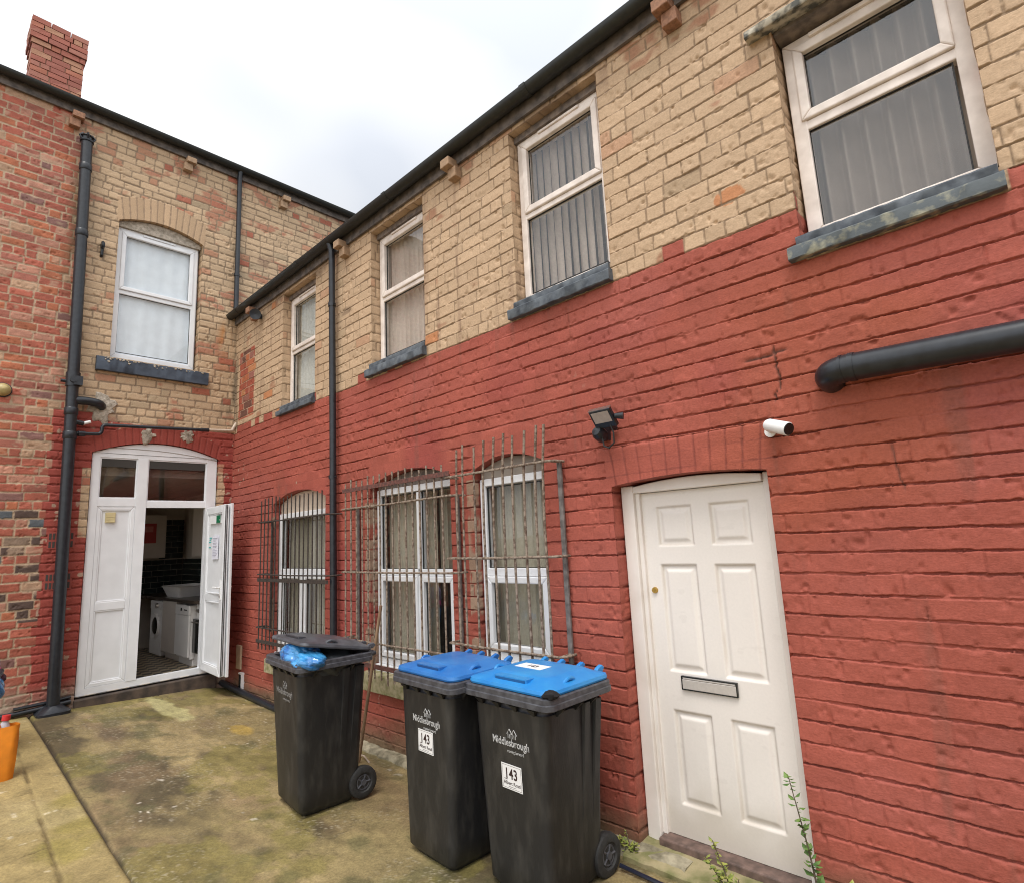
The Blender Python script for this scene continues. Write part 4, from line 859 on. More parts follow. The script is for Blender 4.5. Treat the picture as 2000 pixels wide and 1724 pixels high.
m = MB(); m.tube(P(dk, (7.90, -.095, 2.595), (7.925, -.095, 2.594)), .0695, 24); m.tube(P(dk, (7.865, -.094, 2.595), (7.877, -.095, 2.595)), .0685, 24); m.build('socket_ring', M_BLACKP, dk, smooth=True)
m = MB(); m.tube(P(dk, (8.62, -.095, 2.574), (8.66, -.095, 2.573)), .0715, 24); m.box(.80, .06, -.05, .84, .085, .03); m.build('pipe_bracket', M_BLACKP, dk, smooth=True)
# floodlight
fl = thing('floodlight', 'small black floodlight with sensor and cable loop, left of the panelled door', 'light', (6.44, -.02, 2.52))
Rf = Matrix.Rotation(math.radians(40), 3, 'X')
T_ = Vector((.07, -.125, .07))
m = MB(); m.box(-.08, -.016, -.066, .08, .016, .066, Rf, T_); m.build('housing', M_BLACKP, fl, bevel=.006)
m = MB(); m.box(-.064, -.0185, -.022, .064, -.0165, .055, Rf, T_); m.build('lens', mat('lens_grey', (.42, .36, .32), .3, .1, 30), fl)
m = MB(); m.box(-.082, -.012, .0665, .082, .02, .071, Rf, T_); m.build('heat_sink', M_CHROME, fl)
m = MB(); m.tube([Vector((.07, 0, .02)), Vector((.07, -.05, .03)), Vector((.07, -.11, .06))], .02, 8); m.tube([T_+Vector((.085, .0, .0)), T_+Vector((.135, .02, -.005))], [.016, .024], 10); m.build('bracket', M_BLACKP, fl, smooth=True)
m = MB(); m.box(-.05, -.05, -.05, .02, .02, .05); m.lathe([(.0, -.05), (.03, -.045), (.045, -.02), (.046, .0), (.046, .03)], (-.005, -.07, -.015), (0, 1, -.4), 18); m.build('motion_sensor', M_BLACKP, fl, smooth=True)
m = MB(); m.tube([Vector((.02, -.08, -.05)), Vector((.035, -.09, -.10)), Vector((.075, -.095, -.118)), Vector((.115, -.095, -.09)), Vector((.12, -.1, -.03)), Vector((.10, -.10, .03))], .0055, 8); m.build('cable', M_RUBBER, fl, smooth=True)
# camera
cmt = thing('security_camera', 'white bullet security camera above the right end of the door arch', 'camera', (7.47, 0, 2.36))
ax = Vector((.15, -.075, -.06)).normalized(); c0 = Vector((.045, -.06, .015))
m = MB(); m.lathe([(.0, -.06), (.028, -.057), (.035, -.04), (.036, .085), (.033, .09), (.0, .09)], c0, ax, 20); m.build('body', M_WHITE, cmt, smooth=True)
m = MB(); m.lathe([(.032, .0905), (.031, .094), (.0, .095)], c0, ax, 20); m.build('lens', M_GLOSSB, cmt, smooth=True)
m = MB(); m.tube([Vector((.0, .02, .0)), Vector((.01, -.03, .005)), c0-ax*.02], .016, 10); m.lathe([(.03, 0), (.03, .01)], (0, -.012, 0), (0, 1, 0), 16); m.build('bracket', M_WHITE, cmt, smooth=True)
# security grilles
def grille(label, uL, uR, barsx, top, bot, rods, straps, posts, m_bar, m_strap, topj, rnd_, Y=-.13, r=.0082, lean=0., ret=(1, 1)):
    o = thing('security_grille', label, 'window grille', (uL, 0, bot), group='security grilles over the ground floor windows')
    for i, x in enumerate(barsx):
        mb = MB(); tz_ = top+rnd_.uniform(-topj, topj); j = lambda: rnd_.uniform(-.003, .003); ln = lean*rnd_.uniform(.4, 1.2)
        mb.tube(P(o, (x+j(), Y+j()*.5, bot+rnd_.uniform(-.02, .02)), (x+j(), Y, bot+(top-bot)*.3), (x+j(), Y, bot+(top-bot)*.6), (x+ln*.2, Y, top-.27), (x+ln, Y-.25*abs(ln), tz_)), r*rnd_.uniform(.9, 1.1), 8)
        mb.build('bar', m_bar, o, smooth=True)
    for z in rods:
        mb = MB(); pts = []
        if ret[0]: pts += [(uL, -.01, z)]
        pts += [(uL-(0 if ret[0] else .04), Y-.014, z), ((uL+uR)/2, Y-.014+rnd_.uniform(-.004, .004), z+rnd_.uniform(-.008, .008)), (uR+(0 if ret[1] else .04), Y-.014, z)]
        if ret[1]: pts += [(uR+.035, Y+.02, z), (uR+.04, -.01, z)]
        mb.tube(P(o, *pts), r*1.05, 8); mb.build('cross_rod', m_bar, o, smooth=True)
    for z in straps:
        mb = MB(); mb.box(0, Y-.017, z-bot-.02, uR-uL, Y-.011, z-bot+.02); mb.build('flat_strap', m_strap, o, bevel=.001)
    for x in posts:
        mb = MB(); mb.box(x-uL-.018, -.035, rods[-1]-bot-.06, x-uL+.018, -.016, rods[0]-bot+.01); mb.build('wall_post', m_bar if m_bar is not M_RUST else mat('grey_steel_post', (.17, .15, .14), .7, .3, 20, bump=.4, rgb2=(.09, .08, .075)), o, bevel=.003)
        for z in rods:
            mb = MB(); mb.tube(P(o, (x, -.03, z), (x, Y-.01, z)), r, 8); mb.build('spacer', m_bar, o, smooth=True)
    return o
rg = random.Random(4)
grille('dark brown bar grille over the arched window nearest the corner', 1.30, 3.02, [1.34+k*(2.86-1.34)/15 for k in range(16)], 2.48, .72, [2.205, 1.577, .955], [1.512, .80], [1.42], M_RUSTD, M_RUSTD, .02, rg, r=.0075)
grille('wide rusty grille with a red oxide top strap over the four pane window', 3.30, 4.97, [3.34+k*(4.90-3.34)/15.4 for k in range(16)], 2.505, .66, [2.232, 1.615, .99], [2.415, .785], [3.40, 4.93], M_RUST, M_RUSTS, .025, rg)
grille('tall rebar grille with leaning spiked tops beside the floodlight', 4.93, 6.02, [5.04, 5.115, 5.25, 5.35, 5.455, 5.56, 5.66, 5.775, 5.88, 5.955], 2.615, .99, [2.38, 1.73, 1.083], [], [6.03], M_RUST, M_RUST, .03, rg, lean=.05, r=.0088)
# small wall fixtures
v1 = thing('air_vent', 'cream vent cover low on the red wall near the corner', 'vent', (.46, 0, .5)); m = MB(); m.box(-.075, -.02, -.15, .075, .006, .15); m.build('cover', mat('cream_vent', (.52, .40, .27), .6, .1, 14), v1, bevel=.008); m = MB(); m.box(-.06, -.023, -.01, .06, -.0205, .005); m.build('ridge', MATS['cream_vent'], v1)
v2 = thing('meter_box', 'small black box with a white edge under the cream vent cover', 'utility box', (.57, 0, .21)); m = MB(); m.box(-.05, -.03, -.11, .035, .006, .09); m.build('black_flap', M_GLOSSB, v2, bevel=.004); m = MB(); m.box(.037, -.035, -.11, .053, .006, .11); m.box(-.05, -.035, .092, .037, .006, .11); m.build('white_surround', M_WHITE, v2)
hn = thing('wall_siren', 'black flared horn bracket just under the gutter end', 'siren', (.9, 0, 5.07)); m = MB(); m.lathe([(.02, -.10), (.025, -.03), (.07, .06), (.075, .08), (.0, .07)], (.0, -.09, .0), (1, -.5, -.25), 14); m.build('horn', M_BLACKP, hn, smooth=True); m = MB(); m.box(-.05, -.08, -.03, .0, .005, .03); m.build('bracket', M_BLACKP, hn)
hk = thing('wall_bracket', 'small black iron pulley bracket on the buff wall left of the upper window', 'bracket', (0, -1.725, 5.83)); m = MB(); m.lathe([(.0, -.02), (.045, -.018), (.06, .0), (.045, .018), (.0, .02)], (.05, 0, .04), (0, 1, 0), 14); m.tube([(.0, 0, -.1), (.03, 0, -.08), (.05, 0, .04)], .018, 8); m.build('iron', M_BLACKP, hk, smooth=True)
kn = thing('bulkhead_lamp', 'round brass coloured bulkhead at the left edge of the red brick', 'lamp', (0, -2.545, 3.81)); m = MB(); m.lathe([(.07, 0), (.075, .03), (.06, .07), (.03, .09), (.0, .095)], (0, 0, 0), (1, 0, 0), 18); m.build('dome', mat('dull_brass', (.42, .33, .14), .4, .2, 20), kn, smooth=True); m = MB(); m.lathe([(.085, -.01), (.085, .015), (.07, .02)], (0, 0, 0), (1, 0, 0), 18); m.build('base', M_BLACKP, kn, smooth=True)
for z0 in (2.10, 1.63):
    ab = thing('air_brick', ('upper' if z0 > 2 else 'lower')+' slotted air brick behind the soil stack', 'air brick', (0, -1.90, z0), group='air bricks behind the soil stack'); m = MB(); m.box(-.01, -.13, -.1, .004, .13, .1); m.build('frame', mat('painted_air_brick', (.30, .06, .045), .8, .1, 20), ab)
    m = MB()
    for k in range(7):
        for q in (0, 1): m.box(.0, -.115+k*.034, -.085+q*.095, .0065, -.115+k*.034+.022, -.015+q*.095)
    m.build('slots', M_DARK, ab)
# pipe along the foot of the walls
pp = thing('drain_pipe', 'black pipe lying along the foot of the red wall from the corner', 'pipe', (.0, -.06, .06)); m = MB(); m.tube(P(pp, (-.0, -.05, .13), (.5, -.06, .115), (1.2, -.065, .09), (2.1, -.065, .05), (3.0, -.05, .03)), .04, 12); m.build('pipe', M_BLACKP, pp, smooth=True)
pq = thing('edge_cable', 'black cable lying along the foot of the brick wall left of the soil stack', 'cable', (.03, -2.2, .25)); m = MB(); m.tube(P(pq, (.03, -1.70, .27), (.03, -2.0, .25), (.04, -2.5, .24), (.05, -3.2, .24)), .028, 10); m.tube(P(pq, (.02, -1.70, .32), (.02, -1.9, .305), (.05, -2.2, .30)), .018, 8); m.build('cable', M_BLACKP, pq, smooth=True)
kb = MB(); rough = random.Random(2); rings = []
for k in range(40):
    x = 3.45+k*.085; j = lambda s_: rough.uniform(-s_, s_)
    rings.append([(x, .02, -.05), (x, -.10+j(.012), -.05), (x, -.095+j(.012), .02+j(.012)), (x, -.07+j(.01), .045+j(.01)), (x, .02, .05+j(.008))])
kb.loft(rings); kbo = kb.build('wall_footing', mat('rough_footing', (.34, .30, .21), .95, .3, 14, bump=1., bscale=60, rgb2=(.16, .14, .09)), None, smooth=True); tag(kbo, kind='structure')
# broom handle
bh = thing('broom_handle', 'worn wooden pole leaning on the barred window behind the open bin', 'pole', (3.80, -.26, .02)); m = MB(); m.tube(P(bh, (3.80, -.27, .02), (4.02, -.175, 1.33)), .014, 10); m.build('pole', M_WOODH, bh, smooth=True)
stx = thing('broken_stick', 'short pale snapped stick on the concrete behind the open bin', 'stick', (3.75, -.2, .06)); m = MB(); m.tube([(-.10, .0, -.03), (.02, .0, -.025), (.14, -.02, -.05)], .007, 6); m.build('stick', mat('pale_stick', (.55, .44, .34), .8, .2, 30), stx)
tb = thing('floor_tube', 'thin dark blue tube on the ground in front of the door step', 'tube', (6.55, -.2, .0)); m = MB(); m.tube([(-.10, -.03, .03), (.15, -.03, .02), (.6, .0, .02)], .012, 8); m.build('tube', mat('navy_tube', (.012, .014, .028), .3, .1, 20), tb, smooth=True)

# ================================================================== wheelie bins
def make_bin(x, y, z, yaw, label, W_=.70, D_=.54, H_=1.05, lid=0, wb_=.46, db_=.44, lidm=None, sticker=True, logom=None, logo_z=.80, logo_dx=.0, logo_s=1.):
    b = thing('wheelie_bin', label, 'wheelie bin', (x, y, z), yaw, 'charcoal wheelie bins by the wall')
    wt, dt = W_-.125, D_-.07
    def sec(t): return wb_+(wt-wb_)*t, db_+(dt-db_)*t
    def ringz(z_, w_, d_, r_=.045, cy=0): return [(q[0], q[1], z_) for q in rrect(w_, d_, r_, 5, 0, cy)]
    m = MB(); rs = [ringz(-.004, wb_-.07, db_-.07), ringz(.012, wb_-.05, db_-.05), ringz(.045, wb_, db_)]
    for k in range(1, 9):
        t = k/8; w_, d_ = sec(t); rs.append(ringz(.04+(H_-.10-.04)*t, w_, d_, .045+.01*t))
    m.loft(rs, True, False); body = m.build('body', M_BIN, b, smooth=True, angle=50)
    for sx in (-1, 1):                        # rear-side columns and front gussets
        for yy, wd in ((dt/2-.07, .07), (dt/2-.17, .06)):
            R0 = [(sx*(wb_/2-.012), yy*db_/dt-wd/2), (sx*(wb_/2+.01), yy*db_/dt-wd/3), (sx*(wb_/2+.01), yy*db_/dt+wd/3), (sx*(wb_/2-.012), yy*db_/dt+wd/2)]
            R1 = [(sx*(wt/2-.012), yy-wd/2), (sx*(wt/2+.022), yy-wd/3), (sx*(wt/2+.022), yy+wd/3), (sx*(wt/2-.012), yy+wd/2)]
            m = MB(); m.loft([[(p[0], p[1], .25) for p in R0], [(p[0], p[1], H_-.09) for p in R1]]); m.build('side_rib', M_BIN, b, smooth=True, angle=60)
    for q in (-.36, -.12, .12, .36):
        u = q*wt; m = MB(); m.loft([[(u-.03, -dt/2+.005, H_-.07), (u+.03, -dt/2+.005, H_-.07), (u+.03, -D_/2+.01, H_-.07), (u-.03, -D_/2+.01, H_-.07)], [(u-.008, -dt/2+.008, H_-.105), (u+.008, -dt/2+.008, H_-.105), (u+.008, -dt/2-.0, H_-.105), (u-.008, -dt/2-.0, H_-.105)]]); m.build('gusset', M_BIN, b)
    for q in (-.3, .0, .25):
        for sx in (-1, 1):
            v = q*dt; m = MB(); m.loft([[(sx*(wt/2-.005), v-.008, H_-.07), (sx*(W_/2-.01), v-.008, H_-.07), (sx*(W_/2-.01), v+.008, H_-.07), (sx*(wt/2-.005), v+.008, H_-.07)], [(sx*(wt/2-.01), v-.006, H_-.115), (sx*(wt/2+.002), v-.006, H_-.115), (sx*(wt/2+.002), v+.006, H_-.115), (sx*(wt/2-.01), v+.006, H_-.115)]]); m.build('gusset', M_BIN, b)
    m = MB(); O = [(W_-.02, D_-.02, H_-.066, .05), (W_, D_, H_-.060, .055), (W_, D_, H_-.034, .055), (W_-.012, D_-.012, H_-.030, .05), (W_-.012, D_-.012, H_-.006, .05), (W_-.03, D_-.03, H_, .045), (wt-.03, dt-.03, H_-.004, .04), (wt-.035, dt-.035, H_-.12, .04)]
    m.loft([[(q[0], q[1], z_) for q in rrect(w_, d_, r_, 5)] for w_, d_, z_, r_ in O], False, False)
    under = [[(q[0], q[1], H_-.066) for q in rrect(W_-.02, D_-.02, .05, 5)], [(q[0], q[1], H_-.075) for q in rrect(wt-.004, dt-.004, .05, 5)]]
    m.loft(under, False, False); m.build('rim', M_BINRIM, b, smooth=True, angle=35)
    m = MB(); m.tube([(-W_/2+.12, D_/2+.0, H_-.05), (-W_/2+.13, D_/2+.06, H_-.035), (W_/2-.13, D_/2+.06, H_-.035), (W_/2-.12, D_/2, H_-.05)], .018, 10); m.build('handle', M_BINRIM, b, smooth=True)
    for sx in (-1, 1):
        m = MB(); c = (sx*(wb_/2-.005), db_/2+.03, .108); m.lathe([(.06, -.03), (.092, -.032), (.108, -.024), (.112, 0), (.108, .024), (.092, .032), (.068, .03), (.06, .02)], c, (1, 0, 0), 28); wh = m.build('wheel', M_RUBBER, b, smooth=True)
        m = MB(); m.lathe([(.058, -.012), (.058, .018), (.05, .022), (.022, .012), (.02, .03), (.0, .03)], c, (sx, 0, 0), 20)
        for k in range(5): a = 2*PI*k/5; m.tube([Vector(c)+Vector((sx*.018, .02*math.cos(a), .02*math.sin(a))), Vector(c)+Vector((sx*.02, .055*math.cos(a), .055*math.sin(a)))], .007, 6)
        m.build('hub', M_BINRIM, wh, smooth=True)
    m = MB(); m.tube([(-wb_/2, db_/2+.03, .10), (wb_/2, db_/2+.03, .10)], .012, 8); m.box(-wb_/2+.05, db_/2-.05, .06, wb_/2-.05, db_/2+.03, .19); m.build('axle_housing', M_BIN, b)
    # lid, built closed then swung about the rear hinge
    L_ = bpy.data.objects.new('lid', None)
    lw, ld = W_-.045, D_-.03
    m = MB(); lev = [(lw, ld, .0, .06, 0), (lw+.006, ld+.006, .010, .06, 0), (lw-.006, ld-.004, .026, .055, 0), (lw-.05, ld-.05, .034, .05, 0), (lw-.10, ld-.11, .040, .06, .01), (lw-.19, ld-.19, .058, .06, .02), (lw-.24, ld-.24, .062, .05, .02)]
    m.loft([[(q[0], q[1]-ld/2+(0), z_) for q in rrect(w_, d_, r_, 6, 0, cy)] for w_, d_, z_, r_, cy in lev])
    lo = m.build('lid', lidm, b, smooth=True, angle=28)
    m = MB()
    for sx in (-1, 1):
        m.tube(arc((sx*(lw/2-.05), -ld*.66, .03), (sx*(lw/2-.035), -ld*.60, .075), (sx*(lw/2-.05), -ld*.50, .035), 5), .011, 8)
    half = len(m.v)//2; fh = len(m.f)//2
    for i in (0, 1):
        q_ = MB(); q_.v = m.v[half*i:half*(i+1)]; q_.f = [tuple(x-half*i for x in f) for f in m.f[fh*i:fh*(i+1)]]; q_.build('lid_loop', lidm, lo, smooth=True)
    for q in (-.34, -.12, .12, .34):
        hl = MB(); hl.prism([(-.03, .012), (.045, .010), (.065, .035), (.045, .052), (.01, .040)], lambda u, v, d, q=q: (lw*q+d, u, v), -.014, .014); hl.build('hinge_lug', lidm, lo, bevel=.005)
    m.v, m.f = [], []
    m.box(-lw*.20, -ld+.045, .030, lw*.20, -ld+.10, .056); m.build('lid_grip', lidm, lo, smooth=True, angle=40)
    m = MB(); m.box(-lw*.18, -ld+.0415, .034, lw*.18, -ld+.0445, .050); m.build('grip_shade', mat('shaded_'+lidm.name, tuple(.45*c for c in lidm.node_tree.nodes['Color Ramp'].color_ramp.elements[0].color[:3]), .5, .1, 9), lo)  # darkened lid colour on a flat strip paints the shade under the grip
    lo.location = (0, ld/2+.012, H_+.002); lo.rotation_euler = (lid, 0, 0)
    # printed logo on the front, which leans back with the body
    sl = math.atan2((dt-db_)/2, H_-.14); lz = logo_z
    def front(z_): return -(db_+(dt-db_)*(z_-.04)/(H_-.14))/2-.0015
    lm = logom or M_LOGO
    lg = text('Middlesbrough', .062*logo_s, lm, b, 'logo', (logo_dx, front(lz), lz), PI/2-sl*(-1)*-1 if False else PI/2+sl, 0, bold=.0006, sx=.86)
    text('moving forward', .026*logo_s, lm, lg, 'strapline', (.045*logo_s, -.048*logo_s, 0), 0)
    m = MB()
    for q in (-.012, .024):                   # two little gabled houses standing on the word
        a = Vector((q*logo_s*1.25+.01, .028*logo_s, 0)); s_ = logo_s
        for p, r_ in (((-.022, .018), (0, .042)), ((0, .042), (.022, .018)), ((-.012, 0.), (-.012, .026)), ((.012, 0.), (.012, .026)), ((-.0, 0.), (-.0, .018))):
            m.tube([a+Vector((p[0]*s_*1.25, p[1]*s_*1.25, 0)), a+Vector((r_[0]*s_*1.25, r_[1]*s_*1.25, 0))], .0022*s_, 5)
    ho = m.build('house_emblem', lm, lg)
    if sticker:
        sx_, sz_, sw, sh = sticker; m = MB(); m.box(-sw/2, -sh/2, -.0005, sw/2, sh/2, .001); st = m.build('number_sticker', M_WHITE, b); st.location = (sx_, front(sz_)-.001, sz_); st.rotation_euler = (PI/2+sl, 0, math.radians(0))
        t1 = text('143', .075, M_INK, st, 'number', (-.004, .014, .0015), 0, bold=.0012, sx=.9)
        m = MB(); m.box(-.058, -.0145, .001, -.034, -.0120, .0024); m.build('number_serif', M_INK, st)
        text('Albert Road', .026, M_INK, st, 'street_name', (0, -.032, .0015), 0)
        m = MB(); ring(m, lambda u, v, d: (u, v, d), -sw/2+.006, -sh/2+.006, sw/2-.006, sh/2-.006, .0012, .001, .0016); m.box(-.03, -sh/2+.014, .001, .03, -sh/2+.0155, .0016); m.build('sticker_border', M_INK, st)
    return b, lo
b1, l1 = make_bin(4.19, -.86, .012, math.radians(-5), 'open charcoal bin stuffed with a blue bag, standing apart from the two closed bins', W_=.70, D_=.60, lid=math.radians(-11.5), lidm=mat('charcoal_lid_plastic', (.085, .09, .105), .3, .2, 14, bump=.1, rgb2=(.055, .058, .068)), sticker=None, logom=M_LOGOW, logo_dx=-.0, logo_z=.81)
b2, l2 = make_bin(5.53, -.63, .0, math.radians(-3), 'closed bin with a darker blue lid, between the open bin and the front bin', W_=.66, lidm=M_BLUE, sticker=(.01, .672, .155, .128), logo_dx=.02, logo_z=.79, logo_s=.9)
b3, l3 = make_bin(6.175, -.545, -.005, math.radians(-2), 'closed bin with a bright blue lid and scorched corner, nearest the panelled door', W_=.695, D_=.57, lidm=M_BLUE2, sticker=(.01, .60, .155, .128), logo_dx=.015, logo_z=.775, logo_s=.9)
# scorched corner and paper sticker on the front bin's lid
m = MB(); rs_ = random.Random(5); m.lathe([(.0, -.02), (.035, -.015), (.045, .0), (.038, .012), (.015, .02), (.0, .02)], (.315, -.512, .012), (0, 0, 1), 12)
m.v = [(p[0]+rs_.uniform(-.008, .008), p[1]+rs_.uniform(-.008, .008), p[2]+rs_.uniform(-.004, .004)) for p in m.v]; m.build('scorched_hole', mat('scorched_plastic', (.004, .004, .005), .8, .2, 40), l3, smooth=True)
m = MB(); m.box(-.16, -.30, .0622, .05, -.20, .0634); lsk = m.build('lid_sticker', M_WHITE, l3)
text('143', .055, M_INK, lsk, 'number', (-.055, -.25, .064), 0, bold=.001)
# blue bag in the open bin
def crumple(name, c, r, seed, m, parent=None, sub=4, amp=.16, sq=(1, 1, 1)):
    bm = bmesh.new(); bmesh.ops.create_icosphere(bm, subdivisions=sub, radius=1.)
    P_ = np.array([v.co[:] for v in bm.verts])
    d = amp*(fbm(P_[:, 0]*1.7+seed, P_[:, 1]*1.7+P_[:, 2]*1.3, seed, 3))+amp*.55*np.abs(fbm(P_[:, 0]*3.1-P_[:, 2]*2, P_[:, 1]*3.3+P_[:, 2]*2.1, seed+5, 3))
    for v, k in zip(bm.verts, d): v.co = Vector((v.co.x*sq[0], v.co.y*sq[1], v.co.z*sq[2]))*r*(1+k)+Vector(c)
    me = bpy.data.meshes.new(name); bm.to_mesh(me); bm.free(); o = bpy.data.objects.new(name, me); COL.objects.link(o); me.materials.append(m)
    me.polygons.foreach_set('use_smooth', [True]*len(me.polygons)); me.set_sharp_from_angle(angle=math.radians(32))
    if parent: o.parent = parent
    return o
bgt = thing('rubbish_bag', 'crumpled translucent blue bag squeezed under the open bin lid', 'bag', (4.27, -1.0, 1.06), math.radians(-5))
crumple('sack', (-.05, -.035, .02), .155, 11, M_BAG, bgt, 5, .20, (1.1, .8, .60)); crumple('knot_lobe', (.16, -.035, .0), .14, 12, M_BAG, bgt, 5, .20, (1.0, .85, .46)); crumple('lower_fill', (.0, .14, -.06), .20, 13, mat('dark_refuse', (.03, .035, .04), .4, .3, 12), bgt, 4, .2, (1.2, 1, .6))

# ================================================================== kitchen seen through the open door
kf_ = MB(); kf_.quad((-3.3, -2.7, .295), (-.02, -2.7, .295), (-.02, .4, .295), (-3.3, .4, .295))
kfm = bpy.data.materials.new('checker_floor'); kfm.use_nodes = True; t = kfm.node_tree; ck = N(t, 'ShaderNodeTexChecker'); ck.inputs['Scale'].default_value = 9; ck.inputs['Color1'].default_value = (.40, .31, .20, 1); ck.inputs['Color2'].default_value = (.03, .025, .025, 1)
tcn = N(t, 'ShaderNodeTexCoord'); mpn = N(t, 'ShaderNodeMapping'); mpn.inputs['Rotation'].default_value = (0, 0, .12); t.links.new(tcn.outputs['Object'], mpn.inputs[0]); t.links.new(mpn.outputs[0], ck.inputs[0]); t.links.new(ck.outputs[0], t.nodes['Principled BSDF'].inputs['Base Color']); t.nodes['Principled BSDF'].inputs['Roughness'].default_value = .35
tag(kf_.build('kitchen_floor', kfm), kind='structure')
kw = MB(); kw.box(-3.4, -2.8, .2, -3.3, .5, 3.0); kw.box(-3.3, .4, .2, -.17, .5, 3.0); kw.box(-3.3, -2.8, .2, -.17, -2.7, 1.2); kw.box(-3.3, -2.8, 2.6, -.17, -2.7, 3.0); kw.box(-3.3, -2.8, 1.2, -2.9, -2.7, 2.6); kw.box(-.6, -2.8, 1.2, -.17, -2.7, 2.6); kw.box(-3.3, -2.7, 2.9, -.17, .4, 3.0); tag(kw.build('kitchen_walls', M_ROOMWALL), kind='structure')  # unseen side window, left open in the wall, added to light the kitchen
def tiles(mb, L, u0, u1, v0, v1, d, tw=.2, th_=.1):
    v = v0; r = 0
    while v < v1-.01:
        u = u0-(tw/2 if r % 2 else 0)
        while u < u1:
            a, b = max(u, u0), min(u+tw-.006, u1)
            if b-a > .01: fbox(mb, L, a, v, d, b, min(v+th_-.006, v1), d+.008)
            u += tw
        v += th_; r += 1
tm = MB(); LK = lambda u, v, d: (-3.3+.01-d+.0, u, v)
tiles(tm, LK, -2.0, .39, 1.20, 1.78, .0); tiles(tm, lambda u, v, d: (u, .4-.01+d-.0, v), -3.28, -.3, 1.20, 1.78, .0); tiles(tm, LK, .0, .39, 1.80, 2.5, .0)
kt = tm.build('wall_tiles', mat('black_gloss_tile', (.02, .03, .026), .18, .3, 6, rgb2=(.012, .018, .016))); tag(kt, 'glossy dark green black tiles behind the kitchen worktop', 'tiles')
def unit_thing(name, label, cat, loc): return thing(name, label, cat, loc)
wk = unit_thing('worktop', 'dark worktop seen through the open doorway', 'worktop', (-1.7, .06, 1.17)); m = MB(); m.box(-1.58, -.36, .0, 1.3, .33, .04); m.box(-1.58, -1.9, .0, -.98, -.36, .04); m.build('slab', mat('dark_laminate', (.06, .045, .035), .3, .3, 20), wk)
dw = unit_thing('dishwasher', 'white dishwasher nearest the doorway, under the worktop', 'dishwasher', (-.93, 0, .295)); m = MB(); m.box(-.3, -.26, .10, .3, .33, .84); m.box(-.29, -.22, .0, .29, .33, .10); m.build('body', M_APPL, dw, bevel=.006); m = MB(); m.box(-.295, -.29, .13, .295, -.262, .70); m.build('door', M_APPL, dw, bevel=.006); m = MB(); m.box(-.295, -.295, .705, .295, -.262, .84); m.build('control_panel', mat('appliance_panel', (.66, .63, .60), .35, .05, 8), dw, bevel=.005); m = MB(); m.box(-.05, -.298, .76, .0, -.2955, .80); m.box(.1, -.298, .77, .22, -.2955, .785); m.build('display', M_GLOSSB, dw)
wm = unit_thing('washing_machine', 'white washing machine with a round door, beyond the dishwasher', 'washing machine', (-2.25, 0, .295)); m = MB(); m.box(-.3, -.27, .02, .3, .33, .85); m.build('body', M_APPL, wm, bevel=.006); m = MB(); m.lathe([(.12, -.01), (.19, -.03), (.20, -.01), (.20, .02)], (0, -.27, .46), (0, 1, 0), 24); m.build('door_ring', M_APPL, wm, smooth=True); m = MB(); m.lathe([(.0, -.035), (.10, -.03), (.14, -.012), (.14, .0)], (0, -.27, .46), (0, 1, 0), 24); m.build('door_glass', M_GLOSSB, wm, smooth=True); m = MB(); m.box(-.29, -.28, .72, .29, -.271, .84); m.build('control_panel', MATS['appliance_panel'], wm); m = MB(); m.lathe([(.0, -.03), (.035, -.03), (.04, 0)], (.1, -.28, .78), (0, 1, 0), 14); m.build('dial', M_CHROME, wm, smooth=True)
cbn = unit_thing('base_cupboard', 'cream base cupboard between the two white appliances', 'cupboard', (-1.59, 0, .295)); m = MB(); m.box(-.345, -.25, .1, .345, .33, .87); m.box(-.345, -.20, .0, .345, .33, .1); m.build('carcass', M_CUP, cbn); m = MB(); m.box(-.335, -.272, .11, .335, -.252, .865); m.build('door', M_CUP, cbn, bevel=.004)
ovn = unit_thing('oven', 'black glass oven just inside the doorway on the right', 'oven', (-.42, 0, .295)); m = MB(); m.box(-.19, -.20, .02, .19, .33, .86); m.build('body', M_APPL, ovn); m = MB(); m.box(-.185, -.245, .2, .185, -.202, .66); m.build('glass_door', M_GLOSSB, ovn, bevel=.004); m = MB(); m.tube([(-.15, -.27, .62), (.15, -.27, .62)], .01, 8); m.build('handle', M_CHROME, ovn); m = MB()
for q in (-.1, 0, .1): m.lathe([(.0, -.03), (.022, -.03), (.025, 0)], (q, -.205, .77), (0, 1, 0), 12)
m.build('knob', M_CHROME, ovn, smooth=True)
sk = unit_thing('dish_basin', 'white basin standing on the dark worktop', 'basin', (-1.75, .0, 1.21)); m = MB(); m.loft([[(q[0], q[1], z_) for q in rrect(w_, d_, .06, 4)] for w_, d_, z_ in ((.62, .38, 0), (.80, .50, .16), (.84, .54, .165), (.80, .50, .17), (.64, .36, .03))], True, True); m.build('bowl', M_APPL, sk, smooth=True)
wc = unit_thing('wall_cupboard', 'cream wall cupboard with a red notice, above the dark tiles', 'cupboard', (-3.12, -.28, 1.82)); m = MB(); m.box(-.17, -.6, 0, .12, .3, .75); m.build('carcass', M_CUP, wc)
for a in (-.595, -.145): m = MB(); m.box(.121, a, .005, .139, a+.44, .745); m.build('door', M_CUP, wc, bevel=.004)
m = MB(); m.box(.1405, -.10, .26, .1425, .14, .60); rn = m.build('red_notice', mat('red_paper', (.42, .045, .04), .7, .1, 20), wc); m = MB(); m.box(.143, -.05, .45, .144, .09, .55); m.build('pale_print', mat('pink_print', (.55, .18, .16), .7, .1), rn)
